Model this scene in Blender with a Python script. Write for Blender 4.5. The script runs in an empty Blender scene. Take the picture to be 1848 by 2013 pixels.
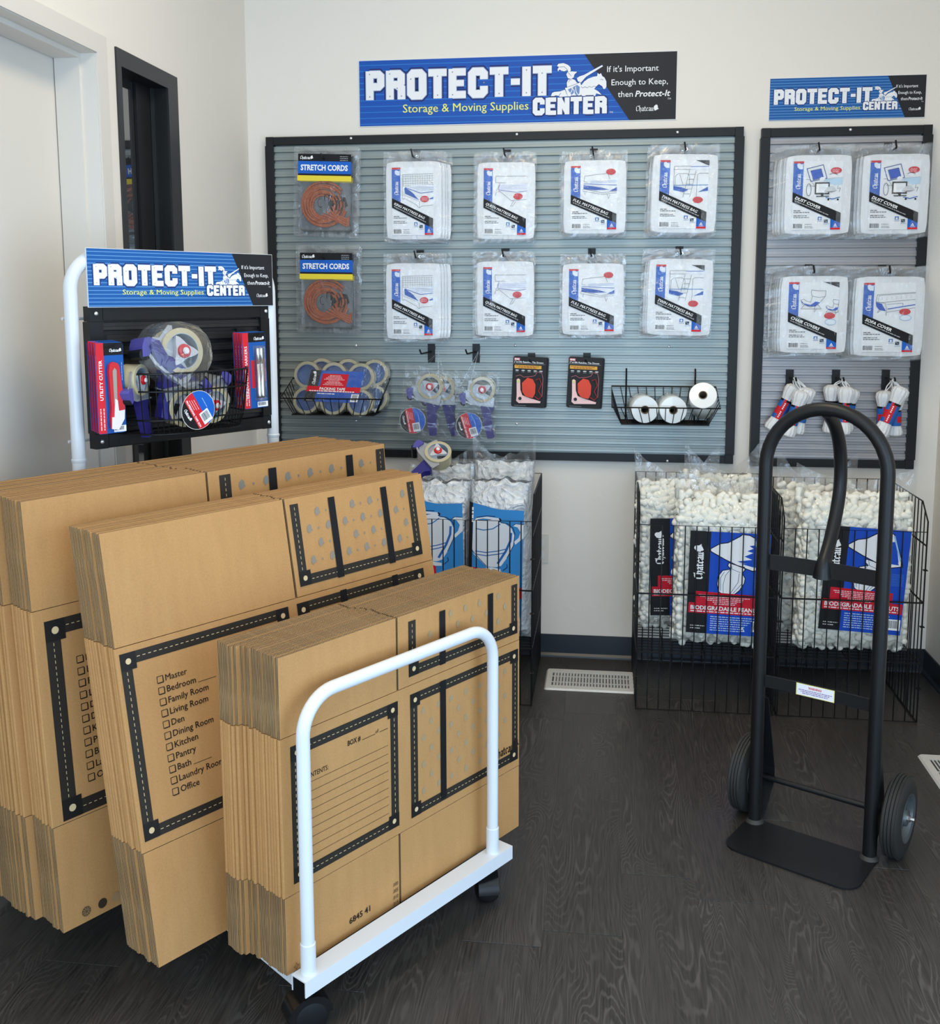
import bpy, bmesh, math, random
import numpy as np
from mathutils import Vector, Matrix, noise
random.seed(7)
PI = math.pi
SC = bpy.context.scene
COL = SC.collection

# ---------------------------------------------------------------- camera
CAMPOS = Vector((.2049, -3.903, 1.4024)); YAW, PITCH, ROLL, FPX, CYPX = .1293, .1327, -.0015, 2020.19, 852.353
cam_d = bpy.data.cameras.new('camera'); cam = bpy.data.objects.new('camera', cam_d); COL.objects.link(cam)
cam_d.sensor_fit = 'VERTICAL'; cam_d.sensor_height = 24.0; cam_d.lens = FPX * 24.0 / 2013.0
cam_d.shift_y = -(1006.5 - CYPX) / 2013.0; cam_d.clip_start = .05; cam_d.clip_end = 60
_f = Vector((-math.sin(YAW) * math.cos(PITCH), math.cos(YAW) * math.cos(PITCH), -math.sin(PITCH)))
_r0 = Vector((math.cos(YAW), math.sin(YAW), 0)); _u0 = _r0.cross(_f)
_r = math.cos(ROLL) * _r0 + math.sin(ROLL) * _u0; _u = -math.sin(ROLL) * _r0 + math.cos(ROLL) * _u0
cam.matrix_world = Matrix(((_r.x, _u.x, -_f.x, CAMPOS.x), (_r.y, _u.y, -_f.y, CAMPOS.y), (_r.z, _u.z, -_f.z, CAMPOS.z), (0, 0, 0, 1)))
SC.camera = cam

def at(px, py, y):
    """world x and z of the point that stands at depth y (metres from the back wall) and shows at a pixel of the photograph"""
    d = (px - 924) / FPX * _r - (py - CYPX) / FPX * _u + _f
    p = CAMPOS + d * ((y - CAMPOS.y) / d.y)
    return p.x, p.z

# ---------------------------------------------------------------- world, lights, exposure
W = bpy.data.worlds.new('sky'); SC.world = W; W.use_nodes = True
bg = W.node_tree.nodes['Background']; bg.inputs['Color'].default_value = (.60, .78, 1, 1); bg.inputs['Strength'].default_value = 1.15
def area(name, loc, rot, sx, sy, power, col):
    l = bpy.data.lights.new(name, 'AREA'); l.shape = 'RECTANGLE'; l.size = sx; l.size_y = sy; l.energy = power; l.color = col
    o = bpy.data.objects.new(name, l); o.location = loc; o.rotation_euler = rot; COL.objects.link(o); return o
# daylight through the storefront glazing behind the camera and on its right
area('window_daylight', (.1, -6.35, 1.15), (PI / 2, 0, 0), 2.7, 2.0, 108, (.56, .775, 1))
area('side_window_daylight', (1.85, -3.7, 1.1), (0, PI / 2, 0), 1.8, 3.6, 62, (.56, .775, 1))
# two ceiling panels of the room
area('ceiling_panel', (.1, -1.7, 2.93), (0, 0, 0), .6, 1.2, 23, (1, .83, .59))
area('ceiling_panel', (.1, -4.3, 2.93), (0, 0, 0), .6, 1.2, 16, (1, .83, .59))
vs = SC.view_settings; vs.view_transform = 'Standard'; vs.look = 'None'; vs.gamma = 1; vs.exposure = 0.0; vs.use_curve_mapping = False

# ---------------------------------------------------------------- materials
def srgb(*c):
    return tuple(((v / 255 + .055) / 1.055) ** 2.4 if v > 10 else v / 255 / 12.92 for v in c)
MATS = {}
def pm(name, col, rough=.5, metal=0, spec=.5, bump=None, trans=0, coat=0, alpha=1):
    if name in MATS: return MATS[name]
    m = bpy.data.materials.new(name); m.use_nodes = True; nt = m.node_tree; b = nt.nodes['Principled BSDF']
    b.inputs['Base Color'].default_value = (*col, 1); b.inputs['Roughness'].default_value = rough; b.inputs['Metallic'].default_value = metal
    b.inputs['Specular IOR Level'].default_value = spec; b.inputs['Transmission Weight'].default_value = trans; b.inputs['Coat Weight'].default_value = coat
    b.inputs['Alpha'].default_value = alpha
    if bump:
        s, st, dist = bump
        tc = nt.nodes.new('ShaderNodeTexCoord'); n = nt.nodes.new('ShaderNodeTexNoise'); n.inputs['Scale'].default_value = s; n.inputs['Detail'].default_value = 4
        bp = nt.nodes.new('ShaderNodeBump'); bp.inputs['Strength'].default_value = st; bp.inputs['Distance'].default_value = dist
        nt.links.new(tc.outputs['Object'], n.inputs['Vector']); nt.links.new(n.outputs['Fac'], bp.inputs['Height']); nt.links.new(bp.outputs['Normal'], b.inputs['Normal'])
    MATS[name] = m; return m
class NT:
    """small helper for node graphs"""
    def __init__(s, name):
        s.m = bpy.data.materials.new(name); s.m.use_nodes = True; s.t = s.m.node_tree; s.b = s.t.nodes['Principled BSDF']; MATS[name] = s.m
        s.tc = s.t.nodes.new('ShaderNodeTexCoord')
    def n(s, typ, ins=None, **kw):
        x = s.t.nodes.new('ShaderNode' + typ)
        for k, v in kw.items(): setattr(x, k, v)
        for k, v in (ins or {}).items():
            if hasattr(v, 'links') or isinstance(v, bpy.types.NodeSocket): s.t.links.new(v, x.inputs[k])
            else: x.inputs[k].default_value = v
        return x
    def math(s, op, a, b=0.0, c=None):
        d = {0: a, 1: b}
        if c is not None: d[2] = c
        return s.n('Math', d, operation=op).outputs[0]
    def mapping(s, scale, src=None, loc=(0, 0, 0)):
        return s.n('Mapping', {'Vector': src or s.tc.outputs['Object'], 'Scale': scale, 'Location': loc}).outputs[0]
    def ramp(s, fac, stops):
        r = s.n('ValToRGB', {'Fac': fac}); e = r.color_ramp.elements
        while len(e) < len(stops): e.new(.5)
        for i, (p, c) in enumerate(stops): e[i].position = p; e[i].color = (*c, 1) if len(c) == 3 else c
        return r.outputs['Color']
    def bump(s, h, strength=.5, dist=.001):
        o = s.n('Bump', {'Height': h, 'Strength': strength, 'Distance': dist}).outputs['Normal']; s.t.links.new(o, s.b.inputs['Normal']); return o
    def col(s, c): s.t.links.new(c, s.b.inputs['Base Color'])
    def set(s, **k):
        for a, v in k.items():
            key = a.replace('_', ' ')
            if isinstance(v, bpy.types.NodeSocket): s.t.links.new(v, s.b.inputs[key])
            else: s.b.inputs[key].default_value = v

def make_materials():
    # painted orange-peel plaster
    w = NT('wall_paint'); nz = w.n('TexNoise', {'Vector': w.tc.outputs['Object'], 'Scale': 14, 'Detail': 5, 'Distortion': .6}).outputs['Fac']
    v = w.n('TexNoise', {'Vector': w.tc.outputs['Object'], 'Scale': 260, 'Detail': 2}).outputs['Fac']
    h = w.math('ADD', w.math('MULTIPLY', w.n('MapRange', {'Value': nz, 'From Min': .62, 'From Max': .72}).outputs[0], 1.2), w.math('MULTIPLY', v, .12))
    w.bump(h, .35, .0012); w.set(Roughness=.62); w.b.inputs['Base Color'].default_value = (*srgb(233, 226, 216), 1)
    # dark limed oak planks
    f = NT('plank_wood'); oi = f.n('ObjectInfo'); off = f.n('VectorMath', {0: f.tc.outputs['Object'], 1: f.n('CombineXYZ', {'X': f.math('MULTIPLY', oi.outputs['Random'], 37.0), 'Y': f.math('MULTIPLY', oi.outputs['Random'], 91.0)}).outputs[0]}, operation='ADD').outputs[0]
    warp = f.n('TexNoise', {'Vector': f.mapping((7.5, 1.3, 1), off), 'Scale': 1.0, 'Detail': 1.0, 'Distortion': .7}).outputs['Fac']
    rings = f.math('SINE', f.math('MULTIPLY', f.math('ADD', warp, f.math('MULTIPLY', f.n('TexNoise', {'Vector': f.mapping((60, 6, 1), off), 'Scale': 1, 'Detail': 2}).outputs['Fac'], .03)), 320.0))
    fine = f.n('TexNoise', {'Vector': f.mapping((220, 9, 1), off), 'Scale': 1, 'Detail': 3}).outputs['Fac']
    mask = f.n('TexNoise', {'Vector': f.mapping((11, 2.2, 1), off), 'Scale': 1, 'Detail': 3}).outputs['Fac']
    line = f.math('MULTIPLY', f.n('MapRange', {'Value': rings, 'From Min': .35, 'From Max': 1.0}).outputs[0], f.n('MapRange', {'Value': mask, 'From Min': .35, 'From Max': .7}).outputs[0])
    base = f.ramp(fine, [(.28, srgb(33, 31, 30)), (.72, srgb(66, 62, 58))])
    tint = f.n('Mix', {6: base, 7: f.n('RGB').outputs[0], 0: f.math('MULTIPLY', oi.outputs['Random'], .25)}, data_type='RGBA')
    f.t.nodes['RGB'].outputs[0].default_value = (*srgb(74, 68, 64), 1)
    mx = f.n('Mix', {6: tint.outputs[2], 0: f.math('MULTIPLY', line, .34)}, data_type='RGBA'); mx.inputs[7].default_value = (*srgb(116, 111, 106), 1)
    f.col(mx.outputs[2]); f.set(Roughness=f.n('MapRange', {'Value': fine, 'To Min': .30, 'To Max': .46}).outputs[0]); f.bump(f.math('ADD', f.math('MULTIPLY', line, .6), fine), .3, .0006)
    # kraft liner
    k = NT('kraft'); g = k.n('TexNoise', {'Vector': k.mapping((45, 45, 9)), 'Scale': 1, 'Detail': 3}).outputs['Fac']
    g2 = k.n('TexNoise', {'Vector': k.tc.outputs['Object'], 'Scale': 260, 'Detail': 2}).outputs['Fac']; g3 = k.n('TexNoise', {'Vector': k.tc.outputs['Object'], 'Scale': 2.4, 'Detail': 2}).outputs['Fac']
    mixf = k.math('ADD', k.math('ADD', k.math('MULTIPLY', g, .30), k.math('MULTIPLY', g2, .45)), k.math('MULTIPLY', g3, .25))
    k.col(k.ramp(mixf, [(.25, srgb(170, 123, 72)), (.5, srgb(184, 137, 83)), (.75, srgb(195, 148, 92))])); k.set(Roughness=.72)
    bw = k.n('TexNoise', {'Vector': k.mapping((7, 7, 1.5)), 'Scale': 1, 'Detail': 2}).outputs['Fac']
    k.bump(k.math('ADD', k.math('MULTIPLY', g, .25), k.math('MULTIPLY', bw, 1.2)), .35, .004)
    # raw cut edge with its flutes
    e = NT('corrugated_edge'); sep = e.n('SeparateXYZ', {0: e.tc.outputs['Object']}); X, Yy, Z = sep.outputs
    yy = e.math('SUBTRACT', e.math('MODULO', e.math('SUBTRACT', Yy, .0003), .0045), .00175)
    wob = e.n('TexNoise', {'Vector': e.mapping((120, 400, 18)), 'Scale': 1, 'Detail': 2}).outputs['Fac']
    sn = e.math('MULTIPLY', e.math('SINE', e.math('ADD', e.math('MULTIPLY', X, 838.0), e.math('MULTIPLY', wob, 2.0))), .00115)
    d = e.math('ABSOLUTE', e.math('SUBTRACT', yy, sn)); paper = e.math('MAXIMUM', e.math('LESS_THAN', d, .00042), e.math('GREATER_THAN', e.math('ABSOLUTE', yy), .00128))
    fac = e.math('MULTIPLY', paper, e.n('MapRange', {'Value': wob, 'From Min': .25, 'From Max': .75, 'To Min': .55, 'To Max': 1.1}).outputs[0])
    e.col(e.ramp(fac, [(0, srgb(66, 48, 30)), (.55, srgb(124, 96, 62)), (1, srgb(190, 160, 116))])); e.set(Roughness=.85); e.bump(fac, .6, .0015)
    # slatwall aluminium
    for nm, c in (('slat_blue_grey', srgb(143, 151, 149)), ('slat_grey', srgb(162, 159, 160)), ('slat_black', srgb(30, 31, 33))):
        s = NT(nm); st = s.n('TexNoise', {'Vector': s.mapping((1.5, 300, 300)), 'Scale': 1, 'Detail': 2}).outputs['Fac']
        s.b.inputs['Base Color'].default_value = (*c, 1); s.set(Metallic=.35 if nm != 'slat_black' else .0, Roughness=.36); s.bump(st, .03, .0003)
    # clear films: mostly see-through with a hazy body and sharp wrinkle glints
    for nm, haze, sc, bs, gl, rough in (('clear_film', .055, 26, 1.0, .50, .10), ('bag_film', .05, 20, .9, .50, .06), ('blister', .05, 14, .5, .75, .05)):
        m = bpy.data.materials.new(nm); m.use_nodes = True; t = m.node_tree; t.nodes.clear(); MATS[nm] = m
        N = lambda ty: t.nodes.new('ShaderNode' + ty)
        out = N('OutputMaterial'); tr = N('BsdfTransparent'); tr.inputs[0].default_value = (.97, .975, .98, 1); di = N('BsdfDiffuse'); di.inputs[0].default_value = (.86, .88, .89, 1)
        gs = N('BsdfGlossy'); gs.inputs['Roughness'].default_value = rough; gs.inputs['Color'].default_value = (1, 1, 1, 1)
        tc = N('TexCoord'); nz = N('TexNoise'); nz.inputs['Scale'].default_value = sc; nz.inputs['Detail'].default_value = 3; nz.inputs['Distortion'].default_value = 1.2
        bp = N('Bump'); bp.inputs['Strength'].default_value = bs; bp.inputs['Distance'].default_value = .012
        lw = N('LayerWeight'); lw.inputs['Blend'].default_value = .28; mr = N('MapRange'); mr.inputs['To Min'].default_value = .025; mr.inputs['To Max'].default_value = gl
        m1 = N('MixShader'); m1.inputs[0].default_value = haze; m2 = N('MixShader'); L = t.links.new
        L(tc.outputs['Object'], nz.inputs['Vector']); L(nz.outputs['Fac'], bp.inputs['Height']); L(bp.outputs['Normal'], gs.inputs['Normal']); L(bp.outputs['Normal'], lw.inputs['Normal'])
        L(lw.outputs['Fresnel'], mr.inputs['Value']); L(tr.outputs[0], m1.inputs[1]); L(di.outputs[0], m1.inputs[2]); L(mr.outputs[0], m2.inputs[0]); L(m1.outputs[0], m2.inputs[1]); L(gs.outputs[0], m2.inputs[2]); L(m2.outputs[0], out.inputs['Surface'])
    # woven stretch cord
    c = NT('stretch_cord'); vv = c.n('TexVoronoi', {'Vector': c.tc.outputs['Object'], 'Scale': 650}).outputs['Distance']
    c.col(c.ramp(vv, [(.1, srgb(140, 58, 30)), (.5, srgb(176, 80, 42)), (.9, srgb(232, 150, 88))])); c.set(Roughness=.8)
    # bubble cushioning mass
    b = NT('bubble_mass'); vo = b.n('TexVoronoi', {'Vector': b.tc.outputs['Object'], 'Scale': 55}).outputs['Distance']; nn = b.n('TexNoise', {'Vector': b.tc.outputs['Object'], 'Scale': 16, 'Detail': 5, 'Distortion': 1.5}).outputs['Fac']
    b.col(b.ramp(nn, [(.32, srgb(190, 195, 200)), (.5, srgb(222, 225, 228)), (.65, srgb(242, 244, 246))])); b.set(Roughness=.22); b.bump(b.math('ADD', b.math('MULTIPLY', nn, 2.0), b.math('MULTIPLY', vo, .4)), .9, .02)
    # plastic sheet folded in the packs
    p = NT('folded_plastic'); n1 = p.n('TexNoise', {'Vector': p.mapping((30, 30, 7)), 'Scale': 1, 'Detail': 3, 'Distortion': .8}).outputs['Fac']
    p.b.inputs['Base Color'].default_value = (*srgb(236, 237, 238), 1); p.set(Roughness=.32); p.bump(n1, .55, .006)
make_materials()
blackp = pm('black_plastic', srgb(24, 25, 27), .42, spec=.3); blackm = pm('black_powder_coat', srgb(22, 23, 25), .40, spec=.35, bump=(900, .15, .0003)); wire = pm('black_wire', srgb(12, 12, 13), .4, spec=.3)
whitem = pm('white_powder_coat', srgb(222, 226, 231), .28, bump=(20, .05, .001)); trimw = pm('white_trim', srgb(219, 213, 204), .45); rubber = pm('tyre_rubber', srgb(40, 40, 38), .7, bump=(300, .2, .0005))
steel = pm('zinc', (.72, .73, .75), .25, 1); screwm = pm('screw_head', (.9, .9, .9), .22, .8); rim = pm('grey_rim', srgb(98, 104, 106), .4, .4)
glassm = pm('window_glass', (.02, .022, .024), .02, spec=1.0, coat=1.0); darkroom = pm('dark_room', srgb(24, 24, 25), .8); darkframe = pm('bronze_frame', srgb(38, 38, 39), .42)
navy = pm('navy_plastic', srgb(43, 38, 118), .3); tan = pm('tape_tan', srgb(196, 184, 148), .16, coat=.5); redp = pm('red_plastic', srgb(208, 34, 44), .25); greyp = pm('light_grey_plastic', srgb(198, 200, 204), .35)
wrapw = pm('stretch_film_white', srgb(236, 240, 240), .2, coat=.3); core = pm('cardboard_core', srgb(120, 104, 84), .8); ropem = pm('white_rope', srgb(234, 236, 238), .6, bump=(260, .7, .002))
peanutm = pm('peanut_foam', srgb(243, 240, 228), .7, bump=(140, .4, .001)); webbing = pm('orange_webbing', srgb(226, 66, 34), .55, bump=(500, .4, .0005)); pinkm = pm('pink_metal', srgb(244, 196, 190), .3)
base_b = pm('baseboard_vinyl', srgb(30, 37, 46), .35); ceilm = pm('ceiling_white', srgb(240, 236, 228), .8); ventm = pm('vent_enamel', srgb(214, 213, 208), .35); ventd = pm('vent_throat', srgb(90, 92, 96), .7)
seam = pm('plank_seam', srgb(92, 90, 88), .6)
PC = {}
def ink(c, rough=.38):
    k = tuple(c)
    if k not in PC: PC[k] = pm('ink_%02x%02x%02x' % k, srgb(*c), .5, spec=.25)
    return PC[k]
WHITE, BLACK, BLUE, RED, GREY, LBLUE, NAVY = (244, 245, 246), (22, 22, 24), (24, 98, 196), (214, 34, 46), (96, 98, 102), (120, 178, 226), (22, 44, 120)

# ---------------------------------------------------------------- geometry
def link(name, me, parent=None, loc=None, rot=None):
    o = bpy.data.objects.new(name, me); COL.objects.link(o)
    if parent is not None: o.parent = parent
    if loc is not None: o.location = loc
    if rot is not None: o.rotation_euler = rot
    return o
def tag(o, label=None, cat=None, group=None, kind=None):
    if label: o['label'] = label
    if cat: o['category'] = cat
    if group: o['group'] = group
    if kind: o['kind'] = kind
    return o
def empty(name, loc=(0, 0, 0), rot=(0, 0, 0), label=None, cat=None, group=None):
    o = link(name, None, None, loc, rot); o.empty_display_size = .05; return tag(o, label, cat, group)
def copy_tree(o, parent=None):
    c = o.copy(); COL.objects.link(c)
    if parent is not None: c.parent = parent
    for ch in list(o.children): copy_tree(ch, c)
    return c
class G:
    """collects shapes into one mesh"""
    def __init__(s): s.v = []; s.f = []; s.m = []
    def add(s, vs, fs, mi=0):
        k = len(s.v); s.v += [tuple(p) for p in vs]; s.f += [tuple(i + k for i in f) for f in fs]; s.m += [mi] * len(fs) if isinstance(mi, int) else list(mi); return s
    def box(s, x0, x1, y0, y1, z0, z1, mi=0, M=None):
        vs = [(x, y, z) for x in (x0, x1) for y in (y0, y1) for z in (z0, z1)]
        if M is not None: vs = [M @ Vector(p) for p in vs]
        return s.add(vs, [(0, 1, 3, 2), (4, 6, 7, 5), (0, 4, 5, 1), (2, 3, 7, 6), (0, 2, 6, 4), (1, 5, 7, 3)], mi)
    def sweep(s, pts, r, n=8, mi=0, closed=False, sx=1.0, sy=1.0):
        pts = [Vector(p) for p in pts]; k = len(pts); rr = r if hasattr(r, '__len__') else [r] * k
        t = [(pts[(i + 1) % k] - pts[i - 1]).normalized() if closed or 0 < i < k - 1 else ((pts[1] - pts[0]) if i == 0 else (pts[-1] - pts[-2])).normalized() for i in range(k)]
        a = Vector((0, 0, 1)) if abs(t[0].z) < .9 else Vector((0, 1, 0)); a = (a - t[0] * a.dot(t[0])).normalized(); vs = []
        for i in range(k):
            a = (a - t[i] * a.dot(t[i])).normalized(); b = t[i].cross(a)
            for j in range(n): q = 2 * PI * j / n; vs.append(pts[i] + (a * math.cos(q) * sx + b * math.sin(q) * sy) * rr[i])
        fs = [(i * n + j, i * n + (j + 1) % n, ((i + 1) % k) * n + (j + 1) % n, ((i + 1) % k) * n + j) for i in range(k if closed else k - 1) for j in range(n)]
        if not closed: fs += [tuple(range(n))[::-1], tuple((k - 1) * n + j for j in range(n))]
        return s.add(vs, fs, mi)
    def rod(s, p, q, r=.0015, n=6, mi=0): return s.sweep([p, q], r, n, mi)
    def lathe(s, prof, c=(0, 0, 0), axis='z', n=24, mi=0, M=None):
        """prof: (radius, height); one material index or one per band"""
        vs = []; k = len(prof)
        for r, h in prof:
            for j in range(n):
                q = 2 * PI * j / n; a, b = r * math.cos(q), r * math.sin(q)
                p = {'z': (a, b, h), 'y': (a, h, b), 'x': (h, a, b)}[axis]; vs.append((p[0] + c[0], p[1] + c[1], p[2] + c[2]))
        if M is not None: vs = [M @ Vector(p) for p in vs]
        fs = [(i * n + j, i * n + (j + 1) % n, (i + 1) * n + (j + 1) % n, (i + 1) * n + j) for i in range(k - 1) for j in range(n)]
        mm = [mi] * len(fs) if isinstance(mi, int) else [mi[i] for i in range(k - 1) for j in range(n)]
        return s.add(vs, fs, mm)
    def extrude(s, poly, h0, h1, axis='y', mi=0):
        """poly: 2D outline, pushed along axis"""
        def P(a, b, h): return {'y': (a, h, b), 'z': (a, b, h), 'x': (h, a, b)}[axis]
        n = len(poly); vs = [P(a, b, h0) for a, b in poly] + [P(a, b, h1) for a, b in poly]
        return s.add(vs, [tuple(range(n)), tuple(range(n, 2 * n))[::-1]] + [(i, i + n, (i + 1) % n + n, (i + 1) % n) for i in range(n)], mi)
    def mesh(s, name, mats, smooth=False):
        me = bpy.data.meshes.new(name); me.from_pydata(s.v, [], s.f)
        for m in (mats if isinstance(mats, (list, tuple)) else [mats]): me.materials.append(m)
        me.polygons.foreach_set('material_index', s.m)
        bm = bmesh.new(); bm.from_mesh(me); bmesh.ops.recalc_face_normals(bm, faces=bm.faces)
        if smooth:
            for f in bm.faces: f.smooth = True
            for e in bm.edges:
                if len(e.link_faces) == 2 and e.calc_face_angle(0) > .7: e.smooth = False
        bm.to_mesh(me); bm.free(); return me
    def obj(s, name, mats, parent=None, smooth=False, loc=None, rot=None): return link(name, s.mesh(name, mats, smooth), parent, loc, rot)
def fillet(pts, r, n=7):
    out = [Vector(pts[0])]
    for i in range(1, len(pts) - 1):
        p, a, b = Vector(pts[i]), Vector(pts[i - 1]), Vector(pts[i + 1]); u = (a - p).normalized(); v = (b - p).normalized(); ang = u.angle(v); t = r / math.tan(ang / 2)
        s0, s1 = p + u * t, p + v * t; c = p + (u + v).normalized() * (r / math.sin(ang / 2)); d0, d1 = s0 - c, s1 - c; w = d0.angle(d1)
        for k in range(n + 1):
            q = k / n; out.append(c + (d0 * math.sin((1 - q) * w) + d1 * math.sin(q * w)) / math.sin(w))
    out.append(Vector(pts[-1])); return out
def rrect(x0, z0, x1, z1, r, n=4):
    o = []
    for cx, cz, a in ((x1 - r, z1 - r, 0), (x0 + r, z1 - r, 90), (x0 + r, z0 + r, 180), (x1 - r, z0 + r, 270)):
        o += [(cx + r * math.cos(math.radians(a + 90 * k / n)), cz + r * math.sin(math.radians(a + 90 * k / n))) for k in range(n + 1)]
    return o

# ---------------------------------------------------------------- flat print
_TX = {}
def text_geo(s, bold):
    k = (s, bold)
    if k not in _TX:
        cu = bpy.data.curves.new('t', 'FONT'); cu.body = s; cu.offset = bold; cu.resolution_u = 2; cu.fill_mode = 'FRONT'
        o = bpy.data.objects.new('t', cu); COL.objects.link(o); bpy.context.view_layer.update()
        me = bpy.data.meshes.new_from_object(o.evaluated_get(bpy.context.evaluated_depsgraph_get()))
        vs = np.array([tuple(v.co)[:2] for v in me.vertices]).reshape(-1, 2); fs = [tuple(p.vertices) for p in me.polygons]
        bpy.data.meshes.remove(me); bpy.data.objects.remove(o); bpy.data.curves.remove(cu)
        if len(vs): vs[:, 0] -= vs[:, 0].min()
        _TX[k] = (vs / .73, fs)
    return _TX[k]
SLAB = {'P': (5, [([(1, 0), (1, 8)], 2), ([(1, 7.05), (3.5, 7.05), (4.05, 6.5), (4.05, 4.2), (3.5, 3.65), (1, 3.65)], 1.9)]),
 'R': (5.2, [([(1, 0), (1, 8)], 2), ([(1, 7.05), (3.5, 7.05), (4.1, 6.5), (4.1, 4.7), (3.4, 4.1), (1, 4.1)], 1.9), ([(3.0, 4.0), (4.15, 3.1), (4.15, 0)], 2)]),
 'O': (5.2, [([(1, 6.4), (1.6, 7.05), (3.6, 7.05), (4.2, 6.4), (4.2, 1.6), (3.6, .95), (1.6, .95), (1, 1.6), (1, 6.4)], 2)]),
 'T': (5, [([(0, 7.1), (5, 7.1)], 1.8), ([(2.5, 7), (2.5, 0)], 2.1)]), 'E': (4.7, [([(1, 0), (1, 8)], 2), ([(1, 7.1), (4.6, 7.1)], 1.8), ([(1, 4.05), (4.1, 4.05)], 1.5), ([(1, .9), (4.6, .9)], 1.8)]),
 'C': (5.2, [([(4.2, 4.9), (4.2, 6.4), (3.6, 7.05), (1.6, 7.05), (1, 6.4), (1, 1.6), (1.6, .95), (3.6, .95), (4.2, 1.6), (4.2, 3.1)], 2)]),
 '-': (2.6, [([(.1, 4), (2.5, 4)], 1.5)]), 'I': (2.2, [([(1.1, 0), (1.1, 8)], 2.1)]), 'N': (5.2, [([(1, 0), (1, 8)], 2), ([(4.2, 0), (4.2, 8)], 2), ([(1.0, 7.2), (4.2, .8)], 1.9)])}
BL = {'C': (4.4, [[(4.0, 6.5), (3.2, 7.4), (1.8, 6.9), (.9, 6.1), (.9, 1.6), (2.0, .4), (4.1, 1.6)]]), 'h': (3.3, [[(.5, 7.8), (.5, .5)], [(.5, 4), (1.6, 4.8), (2.6, 4.1), (2.6, 1.2), (1.6, -1.2)]]),
 'a': (3.2, [[(.4, 4.2), (1.3, 4.8), (2.4, 4.1), (2.4, .9), (3, .3)], [(2.3, 2.8), (.9, 2.4), (.5, 1.2), (1.2, .3), (2.4, 1)]]), 't': (2.7, [[(1, 6.3), (1, 1.1), (1.8, .3), (2.5, .9)], [(.1, 4.6), (2.4, 4.6)]]),
 'e': (3.0, [[(.6, 4), (.6, 1.2), (1.5, .3), (2.7, 1.2)], [(.6, 4.0), (1.6, 4.8), (2.6, 3.9), (.8, 2.4)]]), 'u': (3.4, [[(.6, 4.7), (.6, 1.1), (1.4, .3), (2.5, 1.1)], [(2.5, 4.7), (2.5, 1), (3.1, .4)]])}
HELM = [(1580, 690), (1588, 655), (1610, 640), (1622, 628), (1645, 630), (1662, 650), (1663, 685), (1672, 703), (1686, 718), (1660, 722), (1640, 735), (1605, 752), (1590, 730), (1592, 715), (1577, 715)]
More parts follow.
